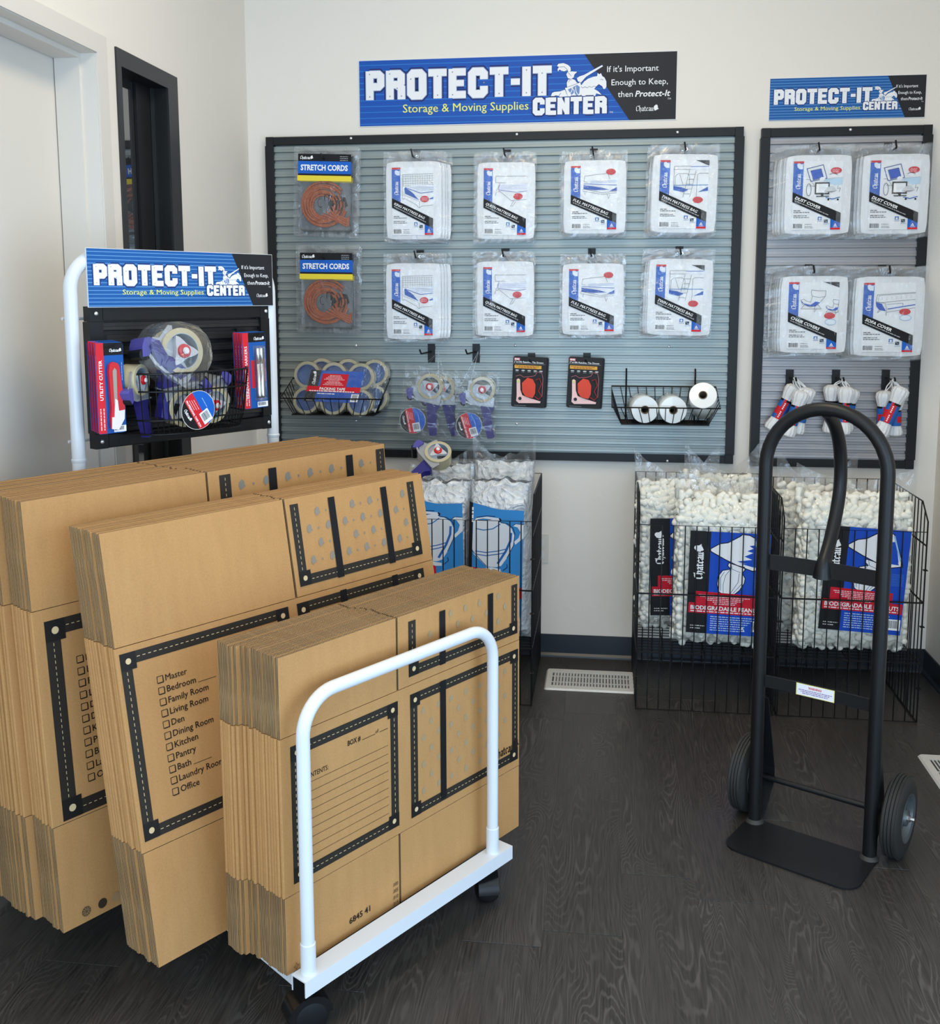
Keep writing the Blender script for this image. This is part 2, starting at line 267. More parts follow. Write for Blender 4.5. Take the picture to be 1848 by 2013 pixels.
class Print:
    STEP = .00022
    def __init__(s, y0=0.0): s.g = G(); s.mats = []; s.y0 = y0; s.cnt = 0; s.T = lambda u, v: (u, v)
    def mi(s, c):
        m = c if not isinstance(c, tuple) else ink(c)
        if m not in s.mats: s.mats.append(m)
        return s.mats.index(m)
    def raw(s, c, pts, fs, L):
        s.cnt += 1; y = s.y0 - L * s.STEP - (s.cnt % 12) * s.STEP * .075; s.g.add([(x, y, z) for x, z in pts], fs, s.mi(c))
    def poly(s, c, pts, L=1): p = [s.T(*q) for q in pts]; s.raw(c, p, [tuple(range(len(p)))], L)
    def rect(s, c, x0, z0, x1, z1, L=1): s.poly(c, [(x0, z0), (x1, z0), (x1, z1), (x0, z1)], L)
    def disc(s, c, cx, cz, rx, rz, L=1, n=20): s.poly(c, [(cx + rx * math.cos(2 * PI * k / n), cz + rz * math.sin(2 * PI * k / n)) for k in range(n)], L)
    def stroke(s, c, pts, w, L=2, closed=False, mapped=False):
        p = [Vector(q if mapped else s.T(*q)) for q in pts]
        if (p[0] - p[-1]).length < 1e-6 and len(p) > 2: closed = True; p = p[:-1]
        n = len(p); off = []
        for i in range(n):
            a = p[i - 1] if (closed or i > 0) else None; b = p[(i + 1) % n] if (closed or i < n - 1) else None
            d0 = (p[i] - a).normalized() if a is not None else None; d1 = (b - p[i]).normalized() if b is not None else None
            if d0 is None: d0 = d1
            if d1 is None: d1 = d0
            t = d0 + d1; t = t.normalized() if t.length > 1e-6 else d0; nrm = Vector((-t.y, t.x)); k = max(.45, nrm.dot(Vector((-d0.y, d0.x)))); off.append(nrm * (w / 2 / k))
        vs = [p[i] + off[i] for i in range(n)] + [p[i] - off[i] for i in range(n)]
        s.raw(c, vs, [(i, (i + 1) % n, (i + 1) % n + n, i + n) for i in range(n if closed else n - 1)], L)
    def text(s, c, t, x, z, h, L=3, w=None, ang=0, bold=0.0, shear=0, align='l', condense=1.0):
        if bold and 'M' in t:   # heavier weight by overprinting
            e = bold * h * .9
            for k in (-1, 0, 1): q = s.T(x, z); T0 = s.T; s.T = lambda u, v: (q[0] + k * e * math.cos(ang), q[1] + k * e * math.sin(ang)); r = s.text(c, t, 0, 0, h, L, w, ang, 0, shear, align, condense); s.T = T0
            return r
        """x, z in mapped metres unless T is set; h is the cap height in metres"""
        vs, fs = text_geo(t, bold)
        if not len(vs): return 0
        W = vs[:, 0].max(); k = h * condense if w is None else w / W; px, pz = s.T(x, z); ca, sa = math.cos(ang), math.sin(ang); o = {'l': 0, 'c': -W * k / 2, 'r': -W * k}[align]
        X = vs[:, 0] * k + vs[:, 1] * h * shear + o; Z = vs[:, 1] * h; s.raw(c, list(zip((px + X * ca - Z * sa).tolist(), (pz + X * sa + Z * ca).tolist())), fs, L); return W * k
    def glyphs(s, c, t, x, z, h, w, L, table=SLAB, outline=None, ang=0, gap=.55, rivet=None, ow=.9):
        tot = sum(table[ch][0] + gap for ch in t) - gap; kx = w / tot; kz = h / 8; px, pz = s.T(x, z); cur = 0
        for ch in t:
            for path, wd in table[ch][1]:
                q = [(px + (cur + a) * kx, pz + b * kz) for a, b in path]
                if outline:
                    for col, ex, LL in outline: s.stroke(col, q, (wd + ex) * kx, LL, mapped=True)
                s.stroke(c, q, wd * kx, L, mapped=True)
                if rivet and wd > 1.9:
                    for e in (q[0], q[-1]): s.raw(rivet, [(e[0] + kx * .2 * math.cos(k), e[1] + kx * .2 * math.sin(k) + (kz * .9 if e[1] < pz + h / 2 else -kz * .9)) for k in range(6)], [tuple(range(6))], L + 1)
            cur += table[ch][0] + gap
    def chateau(s, c, x, z, h, ang=0, L=3, helm=True, pen=1.25):
        """blackletter word and helmet; h is the height of the capital"""
        px, pz = s.T(x, z); k = h / 8; ca, sa = math.cos(ang), math.sin(ang); cur = 0; pv = Vector((math.cos(.7), math.sin(.7))) * pen / 2
        for ch in 'Chateau':
            wd, paths = BL[ch]
            for path in paths:
                for a, b in zip(path, path[1:]):
                    a, b = Vector(a) + Vector((cur, 0)), Vector(b) + Vector((cur, 0)); q = [a + pv, a - pv, b - pv, b + pv]
                    s.raw(c, [(px + (v.x * ca - v.y * sa) * k, pz + (v.x * sa + v.y * ca) * k) for v in q], [(0, 1, 2, 3)], L)
                for a in path: q = [Vector(a) + Vector((cur, 0)) + pv * r + Vector((-pv.y, pv.x)) * t for r, t in ((1, 0), (0, .45), (-1, 0), (0, -.45))]; s.raw(c, [(px + (v.x * ca - v.y * sa) * k, pz + (v.x * sa + v.y * ca) * k) for v in q], [(0, 1, 2, 3)], L)
            cur += wd + .25
        if helm: s.helmet(c, px + (cur * ca - .2 * sa) * k, pz + (cur * sa + .2 * ca) * k, h * 1.05, ang, L)
    def helmet(s, c, px, pz, h, ang=0, L=3, line=None):
        ca, sa = math.cos(ang), math.sin(ang); k = h / 124
        f = lambda x, y: (px + ((x - 1577) * ca - (752 - y) * sa) * k, pz + ((x - 1577) * sa + (752 - y) * ca) * k)
        s.raw(c, [f(*p) for p in HELM], [tuple(range(len(HELM)))], L)
        if line: s.stroke(line, [f(1600, 690), (f(1640, 665)), f(1655, 700)], h * .03, L + 1, mapped=True); s.stroke(line, [f(1595, 705), f(1625, 700), f(1650, 712)], h * .03, L + 1, mapped=True)
    def micro(s, c, x, z, w, h, L=3, seed=0, align='l', n=None, ang=0):
        """a line of tiny print: word-length dashes"""
        r = random.Random(seed); px, pz = s.T(x, z); cur = 0; ca, sa = math.cos(ang), math.sin(ang)
        x0 = {'l': 0, 'c': -w / 2, 'r': -w}[align]
        while cur < w:
            l = min(r.uniform(1.2, 4.5) * h, w - cur)
            if l > h * .4: a, b = x0 + cur, x0 + cur + l; s.raw(c, [(px + X * ca - Z * sa, pz + X * sa + Z * ca) for X, Z in ((a, 0), (b, 0), (b, h), (a, h))], [(0, 1, 2, 3)], L)
            cur += l + h * .7
    def barcode(s, x0, z0, x1, z1, L=3, seed=3, vertical=True, c=BLACK):
        r = random.Random(seed); a, b = (x0, x1) if vertical else (z0, z1); cur = a; sg = 1 if b > a else -1; tot = abs(b - a)
        while (b - cur) * sg > 0:
            wd = tot * r.choice((.012, .02, .035))
            if vertical: s.rect(c, cur, z0, cur + sg * wd, z1, L)
            else: s.rect(c, x0, cur, x1, cur + sg * wd, L)
            cur += sg * (wd + tot * r.choice((.015, .022, .03)))
    def mesh(s, name):
        me = bpy.data.meshes.new(name); me.from_pydata(s.g.v, [], s.g.f)
        for m in s.mats: me.materials.append(m)
        me.polygons.foreach_set('material_index', s.g.m); me.update()
        if me.polygons and sum(1 for p in me.polygons if p.normal.y > .5) > 0:
            bm = bmesh.new(); bm.from_mesh(me); bmesh.ops.reverse_faces(bm, faces=[f for f in bm.faces if f.normal.y > 0]); bm.to_mesh(me); bm.free()
        return me
    def obj(s, name, parent=None, loc=None, rot=None): return link(name, s.mesh(name), parent, loc, rot)

# ================================================================ the room
XL, XR, YF, ZC = -1.1568, 1.4175, -6.2, 2.96
def struct(name, g, mats, **k): o = g.obj(name, mats, **k); o['kind'] = 'structure'; return o
wp = MATS['wall_paint']
struct('wall_back', G().box(XL - .2, XR + .2, 0, .14, -.05, ZC), wp)
g = G(); DY0, DY1, DZ, WY0, WY1, WZ0, WZ1 = -2.16, -1.193, 2.052, -1.070, -.690, .16, 2.080; XO = XL - .14
g.box(XO, XL, YF, DY0, -.05, ZC).box(XO, XL, DY0, DY1, DZ, ZC).box(XO, XL, DY1, WY0, -.05, ZC).box(XO, XL, WY0, WY1, -.05, WZ0).box(XO, XL, WY0, WY1, WZ1, ZC).box(XO, XL, WY1, 0, -.05, ZC)
struct('wall_left', g, wp)
g = G().box(XR, XR + .14, -1.9, 0, -.05, ZC).box(XR, XR + .14, -5.9, -1.9, 2.55, ZC).box(XR, XR + .14, -5.9, -1.9, -.05, .2).box(XR, XR + .14, YF, -5.9, -.05, ZC)
struct('wall_right', g, wp)
struct('wall_front', G().box(XL - .14, XR + .14, YF - .1, YF, 2.75, ZC).box(XL - .14, XR + .14, YF - .1, YF, -.05, .15), wp)
struct('ceiling', G().box(XL - .14, XR + .14, YF - .1, .14, ZC, ZC + .1), ceilm)
# storefront frames (behind the viewer, they show only as light and reflections)
g = G()
for x in (XL, -.3, .56, XR - .05): g.box(x, x + .05, YF - .08, YF - .02, .15, 2.75)
struct('window_2', g.box(XL, XR, YF - .08, YF - .02, 1.0, 1.05), darkframe)
g = G()
for y in (-5.9, -4.6, -3.2, -1.95): g.box(XR + .03, XR + .09, y, y + .05, .2, 2.55)
struct('window_3', g, darkframe)
# floor of planks
fl = struct('floor', G().box(XL - .2, XR + .2, YF - .1, .1, -.05, -.0035), seam)
PW, PL_, SEAMS = .176, 1.22, {3: -1.415, 2: -1.208, 1: -1.607, -1: -.552, -3: -2.80, -4: -2.026}
def plank_mesh(w, l):
    b = .0002; g = G(); t = [(b, b), (w - b, b), (w - b, l - b), (b, l - b)]
    g.add([(0, 0, -.0035), (w, 0, -.0035), (w, l, -.0035), (0, l, -.0035)] + [(x if True else 0, y, -.0004) for x, y in ((0, 0), (w, 0), (w, l), (0, l))] + [(x, y, 0) for x, y in t],
          [(0, 1, 5, 4), (1, 2, 6, 5), (2, 3, 7, 6), (3, 0, 4, 7), (4, 5, 9, 8), (5, 6, 10, 9), (6, 7, 11, 10), (7, 4, 8, 11), (8, 9, 10, 11)]); return g.mesh('plank', MATS['plank_wood'])
_pk = {}
for c in range(-9, 8):
    x0 = .267 + PW * c; x1 = x0 + PW
    if x1 < XL or x0 > XR: continue
    x0, x1 = max(x0, XL), min(x1, XR); s0 = SEAMS.get(c, -.3 - ((c * 37) % 100) / 100 * 1.2); ys = [0.0]; y = s0
    while y > 0: y -= PL_
    while y + PL_ < -.12: y += PL_
    while y > YF: ys.append(y); y -= PL_
    ys.append(YF)
    for a, b in zip(ys, ys[1:]):
        l = a - b - .0018; w = x1 - x0 - .00008
        if l < .02: continue
        k = (round(w, 4), round(l, 3))
        if k not in _pk: _pk[k] = plank_mesh(w, l)
        link('plank', _pk[k], fl, (x0, b, 0))
# baseboards: dark cove base with its grey toe
def cove(name, L, loc, rz):
    prof = [(0, 0), (-.013, 0), (-.012, .006), (-.005, .015), (-.004, .088), (0, .089)]
    return struct(name, G().extrude(prof, 0, L, 'x', 0), base_b, loc=loc, rot=(0, 0, rz))
cove('baseboard_back', XR - XL, (XL, 0, 0), 0); cove('baseboard_right', 1.9, (XR, 0, 0), -PI / 2); cove('baseboard_left', .66, (XL, -.66, 0), PI / 2)
# ---- door in the left wall: recessed leaf, rebated jamb, casing
d = struct('door_1', G().box(-1.296, -1.273, DY0 + .003, DY1 - .003, .004, DZ - .004), trimw)
g = G().box(-1.157, -1.152, DY1, -1.1375, 0, 2.103).box(-1.157, -1.152, DY0 - .055, DY0, 0, 2.103).box(-1.157, -1.152, DY0, DY1, DZ, 2.103)
g.obj('door_casing', trimw, d)
g = G().box(-1.293, -1.157, DY1 - .002, DY1 + .001, 0, DZ).box(-1.293, -1.157, DY0 - .001, DY0 + .002, 0, DZ).box(-1.293, -1.157, DY0, DY1, DZ - .002, DZ + .001)
g.box(-1.270, -1.199, DY1 - .013, DY1 - .002, 0, DZ - .002).box(-1.270, -1.199, DY0 + .002, DY0 + .013, 0, DZ - .002).box(-1.270, -1.199, DY0 + .013, DY1 - .013, DZ - .015, DZ - .002)
g.obj('door_jamb', trimw, d)
G().lathe([(0, 0), (.026, 0), (.028, .006), (.012, .012), (.012, .04), (.025, .05), (.026, .065), (0, .07)], (-1.273, DY0 + .07, .95), 'x', 20).obj('door_handle', steel, d, True)
# ---- narrow dark-framed sidelight
w = struct('window_1', G().box(-1.222, -1.217, WY0 + .013, -.744, WZ0 + .01, WZ1 - .03), glassm)
g = G().box(-1.157, -1.151, -1.083, -1.056, .15, 2.092).box(-1.157, -1.151, -.742, -.668, .15, 2.092).box(-1.157, -1.151, -1.056, -.742, 2.045, 2.092).box(-1.157, -1.151, -1.056, -.742, .15, .19)
g.obj('window_frame', darkframe, w)
g = G().box(-1.292, -1.157, -.742, -.690, .16, 2.08).box(-1.292, -1.157, -1.070, -1.056, .16, 2.08).box(-1.292, -1.157, -1.056, -.742, 2.045, 2.08).box(-1.292, -1.157, -1.056, -.742, .16, .19).box(-1.216, -1.208, -.848, -.742, .19, 2.045).box(-1.292, -1.224, -.80, -.742, .19, 2.045)
g.obj('window_reveal', pm('reveal_black', srgb(16, 16, 17), .5), w)
G().box(-1.207, -1.198, -.752, -.742, .19, 2.045).obj('glazing_bead', pm('bead_grey', srgb(70, 74, 76), .2, .6), w)
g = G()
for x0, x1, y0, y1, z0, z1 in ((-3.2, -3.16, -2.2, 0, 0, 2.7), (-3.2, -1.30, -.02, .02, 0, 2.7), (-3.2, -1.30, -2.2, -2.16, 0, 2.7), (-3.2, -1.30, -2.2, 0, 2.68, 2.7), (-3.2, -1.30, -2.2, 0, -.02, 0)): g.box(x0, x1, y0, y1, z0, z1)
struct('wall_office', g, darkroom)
# ---- outlet plate
g = G().extrude(rrect(-.035, -.057, .035, .057, .006), 0, -.005, 'y'); o = g.obj('outlet_plate', trimw, loc=(-.030, 0, .432)); tag(o, 'white electrical outlet plate on the wall just right of the bubble bin', 'outlet plate')
G().box(-.017, .017, -.0065, -.004, .010, .036).box(-.017, .017, -.0065, -.004, -.036, -.010).obj('outlet_face', pm('outlet_face', srgb(222, 222, 220), .35), o)

# ---- floor registers
def register(name, w, d, loc, rz, label, n=24):
    o = G().add(*(lambda r, q: ([(x, y, 0) for x, y in r] + [(x, y, .006) for x, y in q] + [(x, y, .006) for x, y in ((.025, .035), (w - .025, .035), (w - .025, d - .035), (.025, d - .035))] + [(x, y, .0015) for x, y in ((.025, .035), (w - .025, .035), (w - .025, d - .035), (.025, d - .035))],
        [(i, (i + 1) % 20, 20 + (i + 1) % 20, 20 + i) for i in range(20)] + [tuple(range(20, 25)) + (42,), tuple(range(25, 30)) + (43,), tuple(range(30, 35)) + (40,), tuple(range(35, 40)) + (41,), (24, 25, 43, 42), (29, 30, 40, 43), (34, 35, 41, 40), (39, 20, 42, 41)] + [(40 + i, 40 + (i + 1) % 4, 44 + (i + 1) % 4, 44 + i) for i in range(4)]))(rrect(0, 0, w, d, .012), rrect(.005, .005, w - .005, d - .005, .010))).obj(name, ventm, loc=loc, rot=(0, 0, rz))
    tag(o, label, 'floor vent', 'white floor registers')
    G().box(.025, w - .025, .035, d - .035, .0005, .0012).obj('throat', ventd, o)
    iw = w - .056; me = G().add([(-.0022, .035, .0058), (.0022, .035, .0058), (.0022, d - .035, .0058), (-.0022, d - .035, .0058), (.0015, .035, .0013), (.0055, .035, .0013), (.0055, d - .035, .0013), (.0015, d - .035, .0013)], [(0, 1, 2, 3), (0, 4, 7, 3), (1, 2, 6, 5), (0, 1, 5, 4), (3, 7, 6, 2)]).mesh('louver', ventm)
    for i in range(n): link('louver', me, o, (.028 + iw * (i + .5) / n, 0, 0))
    for q in (.36, .64): G().box(.025, w - .025, d * q, d * q + .004, .0012, .004).obj('cross_bar', ventm, o)
register('floor_register', .330, .205, (.010, -.357, .0), 0, 'white metal floor register between the two groups of wire bins')
register('floor_register', .205, .330, (1.180, -1.075, .0), 0, 'white metal floor register cut by the right edge, behind the hand truck wheel', 14)

# ================================================================ slat panels
def slat_mesh(w, m, k=1.0):
    p = [(0, 0), (-.012, 0), (-.012, .0088), (-.007, .0090), (-.007, .0104), (-.021, .0104), (-.0215, .012), (-.021, .0196), (-.0193, .0204), (-.0193, .0300), (0, .0304)]
    return G().extrude([(y * k, z) for y, z in p], 0, w, 'x', 0).mesh('slat', m)
def slat_panel(name, w, h, m, label, loc, rot=(0, 0, 0), screws=(), cat='slatwall', fw=.030):
    r = empty(name, loc, rot, label, cat); t = .030
    n = int((h - 2 * fw + .004) / .0305); me = slat_mesh(w - 2 * fw + .006, m); z0 = h - fw - n * .0305 - .006
    G().box(fw - .004, w - fw + .004, -.004, 0, fw - .002, h - fw + .002).obj('backing_sheet', m, r)
    for i in range(n): link('slat', me, r, (fw - .003, -.002, z0 + i * .0305))
    rail = lambda z: G().extrude([(0, z), (-t, z), (-t, z + fw - .003), (-t + .006, z + fw), (0, z + fw)], fw + .001, w - fw - .001, 'x', 0)
    rail(h - fw).obj('frame_rail', blackp, r); G().extrude([(0, 0), (-t + .006, 0), (-t, .003), (-t, fw), (0, fw)], fw + .001, w - fw - .001, 'x', 0).obj('frame_rail', blackp, r)
    for x in (-.003, w - fw): G().box(x, x + fw + .003, -t - .001, 0, fw + .004, h - fw - .004).obj('frame_post', blackp, r)
    for x in (0, w - fw):
        for z in (0, h - fw - .0035): G().box(x, x + fw, -t + .0004, 0, z, z + fw + .003).obj('corner_cap', blackp, r)
    sm = G().lathe([(0, -.0035), (.0030, -.0033), (.0052, -.0015), (.0055, 0)], (0, 0, 0), 'y', 10).mesh('screw', screwm, True)
    for x, z, dd in screws: link('screw', sm, r, (x, -dd, z))
    return r
PZ = .782
def scr(px, py, x0, z0, d): x, z = at(px, py, -d); return (x - x0, z - z0, d)
LS = [scr(x, y, -1.078, PZ, .031) for x, y in ((690, 272), (1016, 264), (1332, 260), (1312, 906))] + [scr(x, y, -1.078, PZ, .0215) for x, y in ((700, 679), (1013, 679), (1315, 681), (1312, 775), (700, 827), (1016, 833), (699, 462))]
slat_panel('slatwall_display', 1.767, 1.22, MATS['slat_blue_grey'], 'large blue-grey slatwall panel in a black frame under the wide sign', (-1.078, 0, PZ), screws=LS)
slat_panel('slatwall_display', .580, 1.22, MATS['slat_grey'], 'narrow light grey slatwall panel in a black frame near the right corner', (.752, 0, .775), screws=[scr(1672, 255, .752, .775, .031), scr(1643, 913, .752, .775, .031)])

# ================================================================ signs
def knight(p, c, dk, x, z, h, L=4):
    """horse and rider above the word, traced in units of the emblem (725 x 425)"""
    k = h / 425; f = lambda q: (x + (q[0] - 125) * k, z + (520 - q[1]) * k)
    shapes = [[(130, 505), (145, 468), (170, 456), (250, 450), (310, 430), (350, 515), (250, 520), (215, 502), (190, 500), (150, 520)],
      [(520, 385), (560, 335), (610, 300), (680, 277), (728, 272), (733, 232), (755, 250), (775, 235), (792, 272), (822, 292), (846, 340), (848, 405), (835, 432), (812, 437), (795, 400), (750, 372), (690, 430), (745, 462), (788, 508), (720, 488), (705, 520), (525, 516)],
      [(335, 345), (352, 305), (400, 296), (442, 312), (460, 340), (480, 352), (430, 385), (340, 402)], [(328, 240), (345, 205), (400, 203), (468, 210), (432, 245), (424, 280), (390, 296), (350, 288)],
      [(205, 130), (225, 102), (290, 96), (345, 118), (380, 150), (386, 192), (362, 212), (340, 185), (300, 200), (262, 190), (240, 175), (220, 200), (213, 170), (232, 142)],
      [(465, 290), (500, 268), (560, 250), (788, 135), (800, 150), (585, 275), (520, 345), (480, 330)], [(312, 410), (480, 356), (508, 342), (530, 400), (522, 500), (505, 518), (352, 516)]]
    for q in shapes: p.stroke(dk, [f(a) for a in q + q[:1]], 10 * k, L, mapped=True)
    for q in shapes: p.raw(c, [f(a) for a in q], [tuple(range(len(q)))], L + 1)
    p.raw((108, 140, 190), [f(a) for a in ((350, 430), (470, 375), (505, 400), (500, 480), (470, 515), (430, 470), (400, 500))], [tuple(range(7))], L + 2)
    for q in (((395, 410), (430, 440), (440, 500)), ((450, 395), (455, 450), (480, 500)), ((415, 400), (400, 450), (380, 480))): p.stroke(c, [f(a) for a in q], 9 * k, L + 3, mapped=True)
    for q in (((520, 400), (545, 415), (570, 400), (600, 415), (630, 398), (660, 412), (690, 395), (715, 405), (745, 380)), ((358, 340), (370, 312), (400, 308)), ((770, 318), (790, 312), (810, 325)), ((480, 356), (330, 404)), ((345, 210), (395, 262)), ((235, 145), (300, 140), (345, 185)), ((230, 512), (260, 470))): p.stroke(dk, [f(a) for a in q], 4.5 * k, L + 3, mapped=True)
def sign(w, h, lay, label, loc, rot=(0, 0, 0), thick=.004):
    o = G().box(0, w, -thick, 0, 0, h).obj('sign_board', pm('sign_edge', srgb(228, 230, 232), .4), loc=loc, rot=rot); tag(o, label, 'sign', 'blue and black signs')
    p = Print(-thick - .0001); T = lambda u, v: (u * w, (1 - v) * h); p.T = T
    B = lay['blue']; p.poly(B, [(.002, .008), (lay['k0'], .008), (lay['k1'], .992), (.002, .992)], 1); p.poly((36, 37, 41), [(lay['k0'], .008), (.998, .008), (.998, .992), (lay['k1'], .992)], 1)
    n = lay['lines']
    for i in range(n):
        v = (i + .8) / (n + .3); p.rect(lay['lc'], .002, v, lay['k0'] + (lay['k1'] - lay['k0']) * v - .001, v + lay['lw'], 2)
    a, b, c, d_ = lay['pro']; p.glyphs((240, 240, 242), 'PROTECT-IT', a, d_, (d_ - c) * h, (b - a) * w, 5, outline=[((30, 40, 100), 1.1, 3), ((150, 170, 210), .35, 4)], rivet=(150, 152, 160))
    a, b, c, d_ = lay['cen']; kn = lay['kn']; x, z = T(kn[0], kn[2]); knight(p, (240, 240, 242), (40, 62, 130), x, z, (kn[2] - kn[1]) * h, 5)
    p.glyphs((240, 240, 242), 'CENTER', a, d_, (d_ - c) * h, (b - a) * w, 12, outline=[((30, 40, 100), 1.2, 10), ((150, 170, 210), .3, 11)])
    a, b, c, d_ = lay['sto']; p.text((238, 238, 120), 'Storage & Moving Supplies', a, d_, (d_ - c) * h, 4, w=(b - a) * w, bold=.008)
    for t, (a, b, c, d_), bo, sh in (("If it's Important", lay['r1'], .004, 0), ('Enough to Keep,', lay['r2'], .004, 0), ('then ', lay['r3'], .004, 0), ('Protect-It', lay['r4'], .02, .22)): p.text((238, 238, 240), t, a, d_, (d_ - c) * h, 4, w=(b - a) * w, bold=bo, shear=sh)
    p.text((225, 226, 228), 'TM', lay['r4'][1] - .006, lay['r4'][3] + .055, h * .028, 4); p.text((225, 226, 228), 'TM', lay['cen'][1] + .008, lay['cen'][3], h * .03, 12)
    a, b, c, d_ = lay['cha']; p.chateau((240, 240, 242), a, d_, (d_ - c) * h, L=4, pen=1.1)
    p.obj('printed_face', o); return o
BIG = dict(blue=(24, 84, 176), lc=(46, 122, 206), lw=.012, lines=11, k0=.715, k1=.857, pro=(.024, .615, .165, .60), cen=(.557, .787, .635, .885), sto=(.143, .543, .67, .80), kn=(.612, .13, .625), r1=(.786, .943, .19, .28), r2=(.800, .972, .385, .475), r3=(.820, .866, .56, .65), r4=(.873, .978, .56, .65), cha=(.876, .975, .78, .865))
SM = dict(blue=(30, 92, 162), lc=(104, 160, 216), lw=.012, lines=15, k0=.755, k1=.875, pro=(.030, .660, .27, .625), cen=(.604, .823, .61, .80), sto=(.165, .587, .69, .78), kn=(.655, .25, .60), r1=(.810, .948, .22, .295), r2=(.825, .972, .37, .445), r3=(.842, .886, .515, .59), r4=(.889, .978, .515, .59), cha=(.896, .982, .76, .83))
sign(1.172, .240, BIG, 'wide blue and black wall sign above the large slatwall panel', (-.720, 0, 2.035))
sign(.533, .146, SM, 'small blue and black wall sign above the narrow slatwall panel at right', (.777, 0, 2.0235))

# ================================================================ hooks and hanging packs
def hook_parts(r, length, tip=.014, plate=True, side=0.0):
    if plate:
        g = G().box(-.014, .014, -.026, -.0225, -.066, 0).box(-.014, .014, -.0265, -.0225, -.0, .006).box(-.0135, .0135, -.029, -.0225, -.012, -.009); g.obj('back_plate', blackp, r)
    G().sweep(fillet([(0, -.022, -.024), (side, -.026 - length, -.026), (side - .005, -.030 - length, -.026 + tip)], .004), .0031, 8).obj('prong', blackp, r, True)
def wall_hook(px, py, length, label, plate_px=None, y=-.03, dz=.024):
    """px,py: pixel of the prong tip"""
    x, z = at(px, py, y - length); r = empty('slatwall_hook', (x, 0, z + dz - .012), label=label, cat='hook', group='black slatwall hooks'); hook_parts(r, length); return r

def film_sheet(w, h, seed, crinkle=.004, nx=14, nz=18, taper=0.0, ears=0.0):
    """wavy rectangular film, upper edge centred on the origin of z = h"""
    g = G(); vs = []; R = Vector((seed * 3.1, seed * 1.7, 0))
    for j in range(nz + 1):
        v = j / nz
        for i in range(nx + 1):
            u = i / nx * 2 - 1; edge = max(abs(u), abs(2 * v - 1)) ** 6; a = noise.noise(Vector((u * 3, v * 4, seed)) + R); b = noise.noise(Vector((u * 9, v * 7, seed + 5)) + R)
            vs.append((u * w / 2 * (1 - taper * v) + edge * b * .006, -(.5 * a + .5 * b) * crinkle * (.4 + edge), v * h + edge * a * .008 + ears * abs(u) ** 3 * max(0, v - .8)))
    return g.add(vs, [(j * (nx + 1) + i, j * (nx + 1) + i + 1, (j + 1) * (nx + 1) + i + 1, (j + 1) * (nx + 1) + i) for j in range(nz) for i in range(nx)])
def puffy(w, h, d, seed, nx=12, nz=14, wr=.0016):
    """folded plastic: soft slab with wrinkled face"""
    g = G(); vs = []; n = (nx + 1) * (nz + 1)
    for side in (-1, 1):
        for j in range(nz + 1):
            for i in range(nx + 1):
                u, v = i / nx * 2 - 1, j / nz * 2 - 1; t = max(.22, (max(0, 1 - abs(u) ** 5) * max(0, 1 - abs(v) ** 6)) ** .4); rr = 1 - .04 * (abs(u) * abs(v)) ** 6 + .008 * noise.noise(Vector((u * 4, v * 5, seed + 9))); q = noise.noise(Vector((u * 5, v * 2.5, seed))) * wr
                vs.append((u * w / 2 * rr, side * t * d / 2 + q * t, v * h / 2 * rr))
    fs = []
    for s in (0, n): fs += [(s + j * (nx + 1) + i, s + j * (nx + 1) + i + 1, s + (j + 1) * (nx + 1) + i + 1, s + (j + 1) * (nx + 1) + i) for j in range(nz) for i in range(nx)]
    g.add(vs, fs); return g

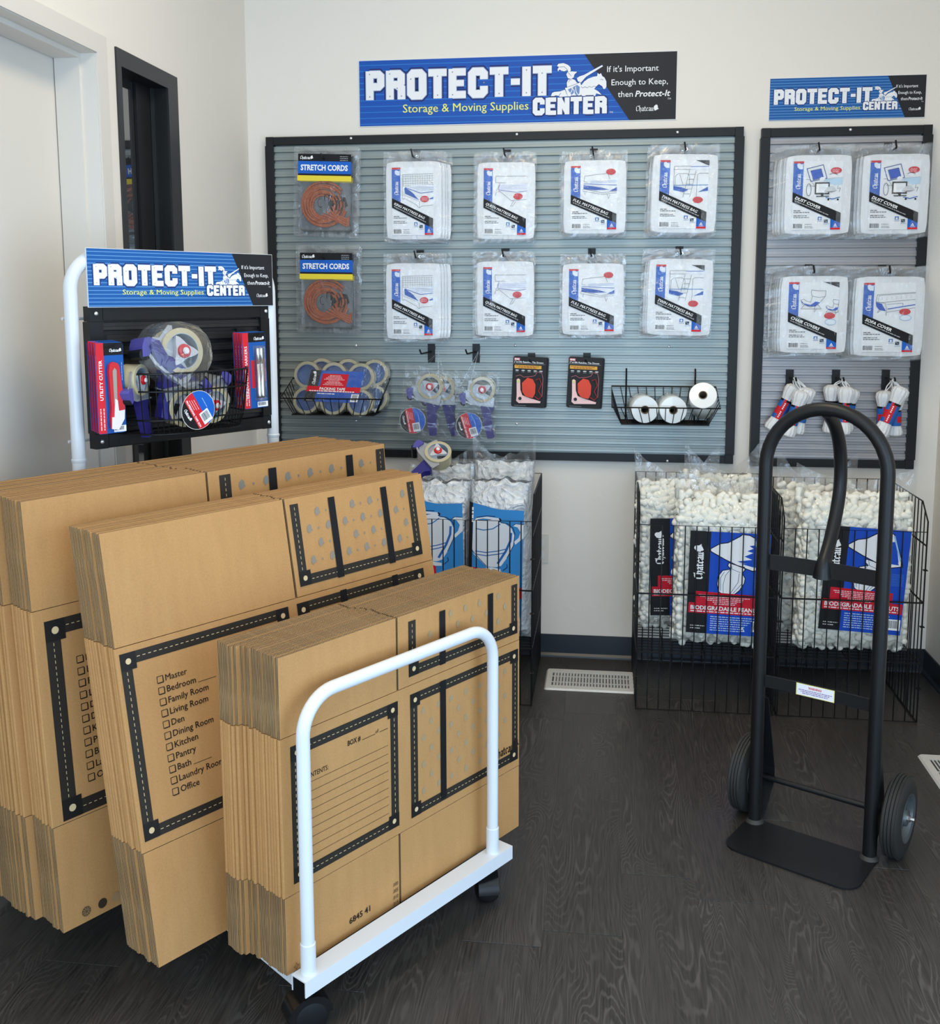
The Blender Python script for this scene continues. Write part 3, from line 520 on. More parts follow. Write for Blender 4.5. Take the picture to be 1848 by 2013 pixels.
LINE = (58, 60, 66)
def art(p, kind):
    """line drawings on the pack labels, in the units each was measured in"""
    def fr(ox, oy, w, h): p.T = lambda x, y: (((x - ox) / w - .5) * p.W, (.5 - (y - oy) / h) * p.H)
    lw = p.W * .006; S = lambda pts, c=LINE, k=1: p.stroke(c, pts, lw * k, 4)
    if kind == 'king':
        fr(290, 480, 800, 1255); S([(490, 1055), (495, 615), (1090, 600)])
        for i in range(13): x = 512 + i * 46; S([(x, 622), (x, 835 - i * 3)], (130, 132, 138), .8)
        for j in range(5): S([(500, 648 + j * 44), (1088, 640 + j * 42)], (130, 132, 138), .8)
        p.poly((238, 241, 246), [(545, 845), (700, 805), (1085, 800), (1085, 935), (840, 960)], 5); p.poly((38, 96, 186), [(530, 870), (545, 850), (620, 900), (700, 960), (810, 1085), (545, 965)], 6)
        p.stroke((30, 84, 180), [(545, 850), (845, 958), (1085, 932)], lw * 2.2, 7); S([(545, 850), (700, 808), (1085, 798)], (90, 120, 180))
        for j in range(4): p.stroke((140, 160, 200), [(620 + j * 70, 855 + j * 22), (800 + j * 50, 835 + j * 22), (1085, 850 + j * 18)], lw * .8, 7)
        S([(490, 1055), (515, 1070), (530, 1050), (770, 1180), (800, 1220), (820, 1225), (870, 1195), (1080, 1180)]); S([(820, 1225), (822, 1110)]); S([(500, 980), (800, 1105)], (170, 172, 178)); p.poly((38, 96, 186), [(1010, 1060), (1085, 1030), (1085, 1068), (1012, 1072)], 6); p.disc(RED, 918, 1068, 85 / 800 * 800, 60, 8)
        for j in range(3): p.micro((250, 200, 205), 860, 1050 + j * 22, p.W * .14, p.H * .006, 9, j)
    elif kind == 'queen':
        fr(163, 290, 269, 416); S([(432, 340), (238, 340), (238, 378), (252, 380), (300, 380)]); S([(262, 382), (262, 395), (432, 385)]); S([(258, 395), (245, 430), (235, 462)]); S([(245, 440), (262, 432), (335, 492), (430, 485)])
        p.poly((236, 238, 246), [(262, 392), (432, 385), (432, 420), (372, 440), (255, 425)], 5); p.stroke((70, 90, 190), [(262, 392), (255, 425), (370, 440), (432, 432)], lw * 1.4, 6)
        for j in range(3): p.stroke((130, 140, 205), [(270, 400 + j * 9), (350, 398 + j * 10), (432, 396 + j * 11)], lw * .8, 6)
        S([(340, 490), (350, 495), (332, 525), (345, 525), (362, 498)]); p.disc(RED, 377, 466, 29, 20, 8)
    elif kind == 'full':
        fr(710, 277, 286, 395); S([(790, 375), (795, 340), (935, 325), (948, 360)]); S([(790, 375), (812, 378)]); p.poly((240, 242, 247), [(790, 388), (992, 362), (992, 395), (792, 400)], 5); p.poly((30, 90, 186), [(788, 395), (900, 412), (945, 425), (860, 428), (788, 420)], 6); p.poly((30, 90, 186), [(992, 410), (945, 435), (992, 432)], 6)
        p.stroke((30, 90, 186), [(790, 388), (990, 398)], lw * 1.8, 7); S([(780, 425), (792, 420), (905, 445), (992, 435)]); S([(782, 432), (905, 455), (992, 445)]); S([(792, 432), (798, 456), (804, 434)]); S([(933, 455), (942, 482), (950, 456)]); p.disc(RED, 954, 316, 30, 19, 8)
        for j in range(3): p.stroke((130, 160, 210), [(830, 385 - j * 6), (992, 380 - j * 6)], lw * .8, 7)
    elif kind == 'twin':
        fr(1265, 242, 295, 423); p.poly(BLACK, [(1478, 242), (1560, 242), (1560, 276)], 4); S([(1350, 420), (1352, 280), (1450, 278)]); S([(1345, 300), (1450, 300)]); S([(1358, 430), (1360, 340), (1375, 325), (1430, 325), (1445, 340), (1445, 400)]); S([(1490, 470), (1492, 330), (1505, 322), (1558, 322)]); S([(1385, 330), (1410, 400)])
        p.poly((238, 241, 247), [(1450, 280), (1558, 278), (1558, 300), (1450, 300)], 5); p.stroke((30, 90, 186), [(1450, 282), (1558, 280)], lw * 2, 6); p.poly((30, 90, 186), [(1350, 402), (1400, 410), (1440, 425), (1410, 440), (1350, 428)], 6); p.poly((30, 90, 186), [(1558, 405), (1500, 438), (1558, 430)], 6); p.stroke((90, 140, 200), [(1350, 398), (1558, 394)], lw * 2.4, 5)
        for a in (0, 40): S([(1443 + a, 305), (1410 + a, 470)])
        for j in range(5): S([(1438 - j * 7, 330 + j * 30), (1478 - j * 7, 330 + j * 30)])
        p.disc(RED, 1500, 487, 31, 20, 8)
    elif kind == 'dust':
        fr(440, 918, 448, 654); p.poly((240, 241, 244), [(562, 990), (708, 955), (745, 1080), (600, 1110)], 4); p.stroke((30, 70, 150), [(562, 990), (708, 955), (745, 1080), (600, 1110), (562, 990)], lw * 2.4, 5); p.poly((30, 90, 196), [(595, 1010), (690, 990), (715, 1075), (622, 1098)], 6); p.stroke((20, 30, 70), [(595, 1010), (690, 990), (715, 1075), (622, 1098), (595, 1010)], lw, 7)
        S([(560, 1090), (600, 1095), (640, 1160), (590, 1150)]); p.stroke((110, 112, 118), [(585 + 22 * math.cos(a / 14 * 2 * PI), 1190 + 58 * math.sin(a / 14 * 2 * PI)) for a in range(15)], lw * 2, 5); p.disc((246, 247, 248), 705, 1090, 26, 20, 8); S([(640, 1105), (690, 1070), (730, 1110)], BLACK)
        p.poly((196, 222, 240), [(735, 1090), (885, 1078), (885, 1140), (820, 1150), (740, 1120)], 6); S([(735, 1090), (885, 1078)], BLACK); p.disc((246, 247, 248), 805, 1060, 24, 16, 8); p.stroke(BLACK, [(768, 1048), (790, 1038), (820, 1040), (840, 1050)], lw * 1.2, 9)
        p.rect(BLACK, 640, 1120, 772, 1235, 8); p.rect((244, 245, 247), 652, 1134, 760, 1220, 9); p.poly((210, 212, 214), [(720, 1210), (760, 1165), (800, 1155), (840, 1200), (790, 1218)], 10); p.poly((150, 152, 156), [(720, 1210), (840, 1200), (790, 1218)], 11)
        p.rect(BLACK, 695, 1235, 720, 1252, 8); p.rect(BLACK, 655, 1248, 770, 1258, 8); p.stroke((40, 110, 190), [(740, 1265), (800, 1280), (868, 1262)], lw * 3, 10)
        for x in (765, 850): p.disc(BLACK, x, 1285, 9, 9, 11)
        S([(850, 1150), (845, 1180), (870, 1175), (860, 1215)], BLACK); p.disc(RED, 826, 1010, 50, 30, 8)
        for j in range(3): p.micro((250, 200, 205), 795, 1003 + j * 12, p.W * .13, p.H * .008, 9, j)
    elif kind == 'chair':
        fr(370, 250, 427, 602); p.poly(BLACK, [(665, 250), (797, 250), (797, 300)], 4)
        for ox, oy, k in ((0, 0, 1), (215, 170, .68)):
            q = lambda x, y: (475 + (x - 475) * k + ox, 320 + (y - 320) * k + oy * .5 - (0 if k == 1 else 0)); lim = lambda pts: [(min(q(*a)[0], 797), q(*a)[1]) for a in pts]
            p.poly((30, 90, 196), lim([(475, 412), (500, 440), (560, 455), (600, 425), (640, 430), (600, 470), (530, 465), (485, 435)]), 5); S(lim([(565, 320), (640, 330), (685, 328), (682, 380), (625, 388), (570, 375), (560, 345), (565, 320)])); S(lim([(572, 378), (560, 430), (520, 420), (500, 402), (475, 412), (490, 450), (560, 475), (620, 455), (682, 378)])); S(lim([(510, 450), (478, 490), (600, 490), (650, 490), (620, 450)]), BLACK); S(lim([(595, 470), (592, 520), (612, 490)]), BLACK)
        p.disc(RED, 724, 552, 47, 28, 8); p.disc((236, 244, 250), 734, 608, 47, 27, 7); p.stroke((80, 150, 210), [(734 + 47 * math.cos(a / 14 * 2 * PI), 608 + 27 * math.sin(a / 14 * 2 * PI)) for a in range(15)], lw, 8)
    elif kind == 'sofa':
        fr(1042, 257, 436, 621); S([(1150, 425), (1160, 365), (1478, 342)]); S([(1168, 420), (1175, 372), (1478, 350)], (150, 152, 158)); S([(1150, 425), (1190, 435), (1478, 405)]); p.poly((30, 90, 196), [(1148, 430), (1200, 445), (1238, 512), (1180, 500), (1155, 470)], 5); S([(1148, 430), (1230, 440), (1245, 520), (1478, 480)]); S([(1245, 450), (1375, 440), (1378, 470), (1478, 455)])
        p.stroke((30, 90, 196), [(1250, 492), (1478, 452)], lw * 3, 5); S([(1180, 500), (1165, 522), (1172, 524), (1190, 505)]); S([(1236, 520), (1238, 552), (1246, 520)])
        for i in range(7):
            for j in range(2): p.disc((160, 162, 170), 1200 + i * 40, 395 + j * 14 - i * 4, 3, 3, 5, 6)
        p.disc(RED, 1395, 516, 48, 28, 8); p.disc((236, 244, 250), 1402, 570, 48, 25, 7); p.stroke((80, 150, 210), [(1402 + 48 * math.cos(a / 14 * 2 * PI), 570 + 25 * math.sin(a / 14 * 2 * PI)) for a in range(15)], lw, 8)
TITLE = dict(king='KING MATTRESS BAG', queen='QUEEN MATTRESS BAG', full='FULL MATTRESS BAG', twin='TWIN MATTRESS BAG', dust='DUST COVER', chair='CHAIR COVERS', sofa='SOFA COVER')
def label_card(kind, w, h):
    p = Print(0); p.W, p.H = w, h; T = lambda u, v: ((u - .5) * w, (.5 - v) * h); p.T = T; s = .0
    p.rect((243, 244, 245), 0, 0, 1, 1, 0); p.rect(RED, 0, 0, .21, .03, 2); p.rect(BLUE, 0, .03, .205, .53, 2)
    p.chateau(WHITE, .155, .405, w * .10, ang=PI / 2, L=4, helm=False, pen=1.5); px, pz = T(.175, .135); p.helmet((232, 240, 250), px, pz, w * .15, PI / 2 - .5, 4)
    art(p, kind); p.T = T
    p.poly(BLACK, [(0, .45), (.985, .755), (.985, .905), (0, .592)], 12); ang = -math.atan(.305 * h / (.985 * w)); L = len(TITLE[kind])
    p.text(WHITE, TITLE[kind], .045, .545, w * .062, 13, w=w * (.80 if L > 14 else .62 if L > 11 else .56), ang=ang, bold=.025, shear=.2); p.micro((170, 172, 176), .045, .578, w * (.85 if L > 14 else .75), w * .017, 13, 3, ang=ang)
    p.poly(BLUE, [(.785, .842), (.985, .905), (.985, .975), (.785, .975)], 11); p.rect(RED, .785, .972, .985, 1.0, 12)
    p.stroke(WHITE, [(.862, .945), (.885, .915), (.908, .945), (.862, .945)], w * .012, 13); p.micro(WHITE, .84, .965, w * .1, w * .008, 13, 1)
    for i, (v, ww) in enumerate(((.725, .15), (.75, .32), (.80, .27), (.825, .32))): p.micro((90, 92, 98), .035, v, w * ww, w * .016, 3, i)
    p.poly((40, 110, 190), [(.53, .81), (.61, .81), (.61, .858), (.53, .858)], 3); p.disc(WHITE, .57, .84, .022, .015, 4); p.poly(WHITE, [(.553, .835), (.57, .815), (.587, .835)], 5); p.poly((20, 34, 60), [(.655, .85), (.735, .85), (.735, .898), (.655, .898)], 3); p.stroke((140, 170, 200), [(.665, .857), (.725, .89)], w * .01, 4)
    p.micro((60, 120, 190), .525, .878, w * .1, w * .009, 3, 5); p.micro((60, 120, 190), .65, .918, w * .1, w * .009, 3, 6)
    p.barcode(.035, .91, .215, .975, 3, 5); p.micro((120, 122, 128), .27, .925, w * .14, w * .012, 3, 8); p.micro((120, 122, 128), .27, .975, w * .17, w * .012, 3, 9); p.micro((120, 122, 128), .27, .955, w * .15, w * .012, 3, 10)
    return p.mesh('label_card')
_bag = {}
def bag_proto(kind, w, h, hole):
    """pack centred on its label; hole: offset of the eyelet above the label centre"""
    cover = kind in ('dust', 'chair', 'sofa'); bw = w * 1.40 if not cover else w * 1.44; fw = w * 1.33; fh = h * 1.15
    A = film_sheet(bw, h * 1.33, 3 + len(kind), .0036, 16, 22).mesh('clear_sleeve', MATS['clear_film'], True)
    Bk = film_sheet(bw * 1.02, h * 1.34, 9 + len(kind), .0022, 12, 16).mesh('clear_sleeve', MATS['clear_film'], True)
    F = puffy(fw, fh, .0085, len(kind), wr=.0009).mesh('folded_sheet', MATS['folded_plastic'], True)
    C = label_card(kind, w, h); E = G().lathe([(.0030, -.001), (.0055, -.0012), (.0058, 0), (.0030, .0005)], (0, 0, 0), 'y', 12).mesh('eyelet', steel, True)
    return A, Bk, F, C, E, fh, h
def bag(kind, name, loc, tilt, label, cat, group, hole_dx, hole_dz):
    k = kind
    A, Bk, F, C, E, fh, h = _bag[k]; r = empty(name, loc, (0, tilt, 0), label, cat, group)
    link('folded_sheet', F, r, (.003, 0, h * .014)); link('label_card', C, r, (0, -.0056, 0))
    link('clear_sleeve', A, r, (0, -.0080, -h * .595)); link('clear_sleeve', Bk, r, (0, .0052, -h * .60)); link('eyelet', E, r, (hole_dx, -.0105, hole_dz)); return r
GROUPS = [  # kind, label box in the photograph, eyelet, packs on the hook, tilt, drift of the packs behind, where
    ('king', (770.7, 330, 853.4, 462), (814, 307), 4, .0, (.010, -.002), 'upper'), ('king', (771, 529.6, 852, 659), (820, 505), 4, .0, (.010, .001), 'lower'),
    ('queen', (951, 331.6, 1035.6, 461.6), (994, 305), 3, .01, (-.004, -.004), 'upper'), ('queen', (951, 525.6, 1033, 652.7), (991, 502), 3, .0, (-.005, -.003), 'lower'),
    ('full', (1122.8, 327, 1212.6, 451), (1167, 303), 3, .0, (-.003, -.004), 'upper'), ('full', (1119.7, 525.6, 1207, 654.3), (1163, 502), 3, .0, (.003, -.004), 'lower'),
    ('twin', (1297, 316, 1389.6, 448.7), (1347, 294), 4, .02, (-.004, -.004), 'upper'), ('twin', (1289, 521, 1380, 651), (1338, 498), 4, .02, (-.006, -.002), 'lower'),
    ('dust', (1560, 317.8, 1651.6, 451.5), (1608, 295), 5, .0, (-.008, -.003), 'left'), ('dust', (1709.7, 317, 1805, 450), (1758, 291), 5, .0, (-.008, -.003), 'right'),
    ('chair', (1551, 554.6, 1644, 686), (1598, 534), 6, .0, (-.006, -.002), 'left'), ('sofa', (1697.8, 556, 1793, 692), (1746, 535), 6, .0, (-.006, -.003), 'right')]
for kind, (a, b, c, d), (hx, hy), n, tilt, (dx, dz), wh in GROUPS:
    yf = -.105 if kind in ('dust', 'chair', 'sofa') else -.088; X0, Z1 = at(a, b, yf); X1, Z0 = at(c, d, yf); cx, cz = (X0 + X1) / 2, (Z0 + Z1) / 2; ex, ez = at(hx, hy, yf)
    if kind not in _bag: _bag[kind] = bag_proto(kind, X1 - X0, Z1 - Z0, 0)
    cover = kind in ('dust', 'chair', 'sofa'); nm = dict(king='mattress_bag', queen='mattress_bag', full='mattress_bag', twin='mattress_bag', dust='dust_cover_pack', chair='chair_cover_pack', sofa='sofa_cover_pack')[kind]
    what = kind + '-size mattress bag' if not cover else {'dust': 'dust cover', 'chair': 'chair cover', 'sofa': 'sofa cover'}[kind]
    row = wh + ' row' if not cover else {'dust': wh + ' of the two dust cover hooks', 'chair': 'hook left of the sofa covers', 'sofa': 'hook right of the chair covers'}[kind]
    sp = (abs(yf) - .036) / n
    for i in range(n):
        j = i - 1; rnd = random.Random(len(kind) * 31 + i * 7 + (11 if wh in ('upper', 'left') else 0))
        lab = ('front white %s pack with printed label, %s' % (what, row)) if i == 0 else ('white %s pack hidden behind the front one, %s' % (what, row))
        bag(kind, nm, (cx + (dx * i + rnd.uniform(-.003, .003) * (i > 0)), yf + sp * i, cz + dz * i * .6), tilt + (rnd.uniform(-.012, .012) if i else 0), lab, 'storage pack', '%s packs, %s' % (what, row) if i else None, ex - cx, ez - cz)
    r = empty('slatwall_hook', (ex, 0, ez + .022), label='black hook carrying the %s packs, %s' % (what, row), cat='hook'); hook_parts(r, abs(yf) + .004, .026)

# ---- stretch cord blister packs
def cord_pack():
    out = {}; W_, H_ = .250, .330
    g = G(); g.extrude(rrect(-W_ / 2, -H_ / 2, W_ / 2, H_ / 2, .008), 0, -.0012, 'y'); ix = .098; b0, b1 = rrect(-ix - .006, -.148, ix + .006, .140, .014), rrect(-ix, -.142, ix, .134, .012)
    g.add([(x, -.0012, z) for x, z in b0] + [(x, -.030, z) for x, z in b1], [(i, (i + 1) % 20, 20 + (i + 1) % 20, 20 + i) for i in range(20)] + [tuple(range(20, 40))]); out['blister'] = g.mesh('blister', MATS['blister'])
    g = G()
    for x, z in ((-.085, .152), (.07, .155), (-.112, .02), (.112, .04), (-.112, -.10), (.112, -.09), (.118, .0)): g.lathe([(.0, -.0040), (.004, -.0035), (.0055, -.001)], (x, 0, z), 'y', 10)
    out['stud'] = g.mesh('snap_stud', MATS['blister'], True)
    p = Print(-.0305); p.T = lambda u, v: ((u - .5) * .202, .134 - v * .098); p.rect(BLACK, 0, 0, 1, .27, 1); p.rect(BLUE, 0, .27, 1, .73, 1); p.rect(BLACK, 0, .73, 1, .83, 1); p.rect((236, 214, 66), -.01, .80, 1.01, 1.0, 2)
    p.chateau(WHITE, .04, .20, .0125, L=4, pen=1.5); p.text(WHITE, 'STRETCH CORDS', .05, .605, .0205, 4, w=.180, bold=.035)
    for i, v in enumerate((.07, .14, .21)): p.micro((170, 172, 176), .94, v + .03, .030, .0022, 4, i, 'r')
    out['card'] = p.mesh('header_card')
    g = G(); R = random.Random(4)
    for k in range(9):
        rr = .040 + .0052 * k; cx, cz = -.006 + R.uniform(-.004, .004), -.050 + R.uniform(-.004, .004); a0 = R.uniform(-.3, .6); span = R.uniform(4.9, 6.2)
        pts = [(cx + rr * 1.05 * math.cos(a0 + .5 + span * t / 26), -.010 - .0035 * (k % 3) - .002 * math.sin(t * .8 + k), max(-.136, cz + rr * math.sin(a0 + .5 + span * t / 26))) for t in range(27)]
        g.sweep(pts, .0044, 7)
    for k in range(4): g.sweep([(.030 - k * .012, -.020, -.055 - k * .010), (.045, -.022, -.088 - k * .006), (.085, -.018, -.100 - k * .009), (.093, -.015, -.126 + k * .012)], .0042, 7)
    out['cords'] = g.mesh('cord_coil', MATS['stretch_cord'], True)
    g = G()
    for k in range(6): x, z = R.uniform(-.02, .07), R.uniform(-.10, -.01); q = R.uniform(0, 6); g.sweep([(x + .012 * math.cos(q + t * .6) * (1 - t * .05), -.021, z + .016 * math.sin(q + t * .6)) for t in range(7)], .0016, 5)
    g.extrude([(.01, -.01), (.075, -.02), (.085, -.05), (.05, -.075), (.012, -.07)], -.006, -.012, 'y'); out['hooks'] = g.mesh('cord_hooks', blackp, True)
    g = G().extrude(rrect(-.100, -.145, .100, .035, .01), -.0014, -.0022, 'y'); out['back'] = g.mesh('backing_card', pm('card_grey', srgb(112, 116, 120), .5)); return out
cp = cord_pack()
def cords(loc, tilt, label, group=None):
    r = empty('stretch_cord_pack', loc, (0, tilt, 0), label, 'cord pack', group)
    for n, k in (('backing_card', 'back'), ('cord_coil', 'cords'), ('cord_hooks', 'hooks'), ('header_card', 'card'), ('blister', 'blister'), ('snap_stud', 'stud')): link(n, cp[k], r)
for (cx, cy), row, hk, tl in (((641.5, 377), 'upper', (634, 300), .035), ((645.5, 568), 'lower', (634, 496), .015)):
    yf = -.058; x, z = at(cx, cy, yf); cords((x, yf, z), tl, 'front blister pack of orange stretch cords on the %s hook at left' % row)
    x2, z2 = at(cx + 2.5, cy + 2, -.038); cords((x2, -.0355 + .0, z2), tl + .01, 'second blister pack of orange stretch cords, behind the front one on the %s hook' % row)
    ex, ez = at(hk[0] + 8, hk[1] + 10, -.09); r = empty('slatwall_hook', (ex, 0, ez + .022), label='black hook carrying the stretch cord packs, %s row' % row, cat='hook'); hook_parts(r, .078, .018, True, -.012)

# ---- wire baskets on the wall
def wall_basket(loc, w, label, arms=True):
    """flared basket: front rail, raised back rail, narrower bottom"""
    r = empty('wire_basket', loc, label=label, cat='basket'); h, d = .062, .165; bw = w - .070; zb = -.064; yb, yf, ybf = -.034, -.200, -.172
    TL, TR, FL, FR = (-w / 2, yb, h), (w / 2, yb, h), (-w / 2, yf, 0), (w / 2, yf, 0); BL_, BR, CL, CR = (-bw / 2, yb, zb), (bw / 2, yb, zb), (-bw / 2, ybf, zb), (bw / 2, ybf, zb)
    lerp = lambda a, b, t: tuple(a[i] + (b[i] - a[i]) * t for i in range(3))
    G().sweep([TL, TR, FR, FL], .0026, 6, closed=True).obj('top_rim', wire, r, True)
    G().sweep([BL_, BR, CR, CL], .0024, 6, closed=True).obj('bottom_rim', wire, r, True)
    n = 12; nm = (('front_wires', FL, FR, CL, CR, n), ('back_wires', TL, TR, BL_, BR, n), ('side_wires', TL, FL, BL_, CL, 7), ('side_wires', TR, FR, BR, CR, 7))
    for name, a, b, c, e, k in nm:
        g = G()
        for i in range(1, k): g.rod(lerp(a, b, i / k), lerp(c, e, i / k), .0016, 5)
        g.obj(name, wire, r)
    g = G()
    for i in range(1, 16): g.rod(lerp(BL_, CL, i / 16), lerp(BR, CR, i / 16), .0012, 4)
    g.obj('bottom_wires', wire, r)
    if arms:
        g = G()
        for x in (-w * .36, w * .30): g.sweep([(x, yb + .006, h + .066), (x, yb - .001, h + .050), (x, yb - .001, zb)], .0032, 6)
        g.obj('hanger_arms', wire, r)
    return r
wall_basket((.4275, 0, 1.007), .382, 'black wire basket with three white rolls at the lower right of the large panel')
wall_basket((-.800, 0, 1.026), .385, 'black wire basket of packing tape at the lower left of the large panel', False)

# ---- stretch wrap rolls
def wrap_roll(loc, rot, label):
    L = .125; r = G().lathe([(.0155, -.001), (.0475, 0), (.049, .002), (.049, L - .002), (.0475, L), (.0155, L)], (0, 0, 0), 'y', 36).obj('stretch_wrap_roll', wrapw, None, True, loc, rot); tag(r, label, 'film roll', 'white rolls in the right basket')
    G().lathe([(.0125, -.003), (.0155, -.003), (.0155, L + .002), (.0125, L + .002), (.0125, -.003)], (0, 0, 0), 'y', 20).obj('cardboard_core', core, r, True)
for px, py, y, rx, rz, lab in ((1267.8, 811.5, -.165, .0, .10, 'white stretch wrap roll at the left end of the right basket'), (1323.6, 811, -.165, .0, .04, 'white stretch wrap roll in the middle of the right basket'), (1382, 777, -.185, .42, -.12, 'white stretch wrap roll tipped up above the others in the right basket')):
    x, z = at(px, py, y); wrap_roll((x, y, max(z, .996)), (-rx, 0, rz), lab)

# ---- packing tape packs (six rolls under a printed card)
def tape_roll_mesh(r0, r1, w, m=tan, mc=None):
    g = G().lathe([(r0, 0), (r1 - .001, 0), (r1, .001), (r1, w - .001), (r1 - .001, w), (r0, w)], (0, 0, 0), 'y', 32, 0); g.lathe([(r0, w), (r0 - .0016, w), (r0 - .0016, 0), (r0, 0)], (0, 0, 0), 'y', 32, 1); g.lathe([(r0 - .001, w * .55), (0, w * .56)], (0, 0, 0), 'y', 32, 1) if mc is None else None; return g.mesh('tape_roll', [m, mc or pm('core_blue', srgb(82, 116, 172), .45)], True)
def packing_card(w, h):
    p = Print(0); p.T = lambda u, v: ((u + (1 - v) * .12 - .56) * w, (.5 - v) * h); R_ = p.rect
    R_(BLUE, 0, 0, 1, 1, 1); R_(BLACK, 0, 0, .195, 1, 2); R_(RED, 0, .505, 1, .68, 3); R_(RED, .235, .10, .72, .51, 3); p.chateau(WHITE, .135, .46, w * .062, ang=PI / 2 - .12, L=5, pen=1.5)
    p.text(WHITE, 'PACKING TAPE', .24, .62, h * .085, 5, w=w * .48, bold=.03, shear=.15); p.micro(WHITE, .06, .67, w * .84, h * .03, 5, 4)
    for i in range(8): p.micro((250, 200, 200), .475, .165 + i * .042, w * (.2 + .06 * (i % 4)), h * .02, 5, i, 'c')
    p.micro(WHITE, .22, .75, w * .34, h * .025, 5, 2); p.micro((200, 220, 240), .27, .93, w * .1, h * .03, 5, 3); p.rect(WHITE, .86, .72, 1.0, .97, 4); p.barcode(.88, .74, .98, .93, 5, 6, False); p.micro((190, 190, 190), .03, .93, w * .14, h * .02, 5, 8); p.micro((190, 190, 190), .03, .97, w * .12, h * .02, 5, 9)
    return p.mesh('printed_card')
_rm = tape_roll_mesh(.0395, .0505, .048); _pc = packing_card(.205, .118)
def tape_pack(loc, rot, label, group, card):
    r = empty('packing_tape_pack', loc, rot, label, 'tape pack', group)
    for i in range(3):
        for j in range(2): link('tape_roll', _rm, r, ((i - 1) * .103, 0, .0505 + j * .0955))
    if card: link('printed_card', _pc, r, (.004, -.0035, .106))
    g = G(); o = []
    for i in range(3): o += [((i - 1) * .103 + .053 * math.cos(math.radians(a)), .146 + .053 * math.sin(math.radians(a))) for a in ((150, 120, 90, 60, 30))][::1]
    top = o; bot = [(-x, .194 - z) for x, z in top]
    g.extrude(top + bot, .050, -.0042, 'y'); g.obj('shrink_film', MATS['blister'], r)
tape_pack((-.802, -.170, .963), (-.12, .03, 0), 'front six-roll pack of packing tape with blue and red printed card', None, True)
tape_pack((-.760, -.110, .972), (-.10, .02, 0), 'second six-roll pack of packing tape, right behind the printed card pack', None, False)

# ---- ratchet tie-down packs
def ratchet_pack(loc, tilt, label, group=None):
    w, h = .126, .190; r = empty('ratchet_tie_down_pack', loc, (0, tilt, 0), label, 'strap pack', group)
    G().extrude(rrect(-w / 2, -h / 2, w / 2, h / 2, .007), 0, -.004, 'y').obj('backing_card', ink((34, 33, 33)), r)
    p = Print(-.0042); p.T = lambda u, v: ((u - .5) * w, (.5 - v) * h); p.rect((196, 84, 92), .03, .03, .20, .082, 1); p.rect((232, 190, 192), .04, .037, .19, .075, 2); p.micro(WHITE, .055, .066, w * .11, h * .018, 3, 1)
    p.text(WHITE, '1"x15ft Ratchet Tie Down', .04, .125, h * .034, 3, w=w * .86, bold=.02); p.rect((232, 176, 76), .05, .17, .85, .235, 1); p.micro((150, 70, 20), .08, .196, w * .7, h * .013, 2, 4); p.micro((150, 70, 20), .16, .222, w * .55, h * .013, 2, 5); p.rect((120, 122, 124), 0, .135, .95, .145, 1)
    for i, u in enumerate((.13, .31, .49, .67, .84)): p.disc((206, 208, 210), u, .275, .055, .013, 2, 9); p.micro((150, 152, 156), u, .31, w * .09, h * .008, 2, i, 'c')
    p.micro((150, 152, 156), .10, .975, w * .35, h * .009, 2, 7); p.obj('printed_face', r)
    g = G(); o = [(-.025, -.003 + .0), (-.006, .017), (.015, .012), (.026, -.008), (.026, -.040), (.018, -.058), (-.010, -.052), (-.022, -.036)]; cx = sum(a for a, b in o) / 8; cz = sum(b for a, b in o) / 8
    for k, s in enumerate((1, .86, .72, .58, .44, .30, .16)):
        q = [(cx + (a - cx) * s, cz + (b - cz) * s) for a, b in o]; q = [tuple(v)[:2] for v in fillet([(*a, 0) for a in q + q[:2]], .004 * s + .0005, 2)[1:-1]]; g.extrude(q, -.0042, -.019 - .0006 * k, 'y')
    g.obj('webbing_coil', webbing, r)
    g = G()
    pts = [(.024, -.052), (.040, -.062), (.050, -.050), (.038, -.030), (.048, -.006), (.040, .016), (.026, .010)]; g.sweep([(x, -.011, z) for x, z in pts], .0058, 6, sx=.35, sy=1.0); g.obj('webbing_tail', pm('webbing_dark', srgb(166, 44, 44), .6), r)
    g = G().extrude([(-.046, .008), (-.043, -.050), (-.044, -.072), (-.034, -.080), (.046, -.076), (.048, -.070), (.010, -.060), (-.022, -.050), (-.030, -.030), (-.033, .008), (-.040, .012)], -.0042, -.012, 'y'); g.lathe([(0, -.0145), (.0095, -.0145), (.0095, -.012)], (-.030, 0, -.062), 'y', 16); g.obj('ratchet_buckle', pinkm, r)
    G().lathe([(0, -.0155), (.0065, -.0155), (.0065, -.0140)], (-.030, 0, -.062), 'y', 12).obj('ratchet_wheel', blackp, r); G().lathe([(0, -.014), (.0045, -.014), (.005, -.011)], (-.040, 0, .002), 'y', 12).obj('buckle_pin', pm('yellow_pin', srgb(214, 224, 120), .4), r)
    G().sweep([(x, -.0095, z) for x, z in ((-.050, .020), (-.034, .026), (-.020, .018), (.010, .022), (.022, .026), (.030, .040), (.046, .038), (.052, .018), (.052, -.052))], .0011, 5).obj('blister_edge', pm('blister_pink', srgb(190, 120, 130), .2), r)
for a, b, c, d, wh in ((1007, 701, 1077, 801, 'left'), (1116, 703, 1186, 802, 'right')):
    for i in range(2):
        y = -.060 + i * .022; x, z = at((a + c) / 2 + i * 4 - 2, (b + d) / 2, y); ratchet_pack((x, y, z), .045, 'black ratchet tie-down pack with orange webbing, front of the %s hook' % wh if i == 0 else 'black ratchet tie-down pack behind the front one, %s hook' % wh)
    x, z = at((a + c) / 2 + 3, 697, -.026); r = empty('slatwall_hook', (x, 0, z), label='black hook carrying the ratchet tie-down packs, %s one' % wh, cat='hook'); hook_parts(r, .040, .008)

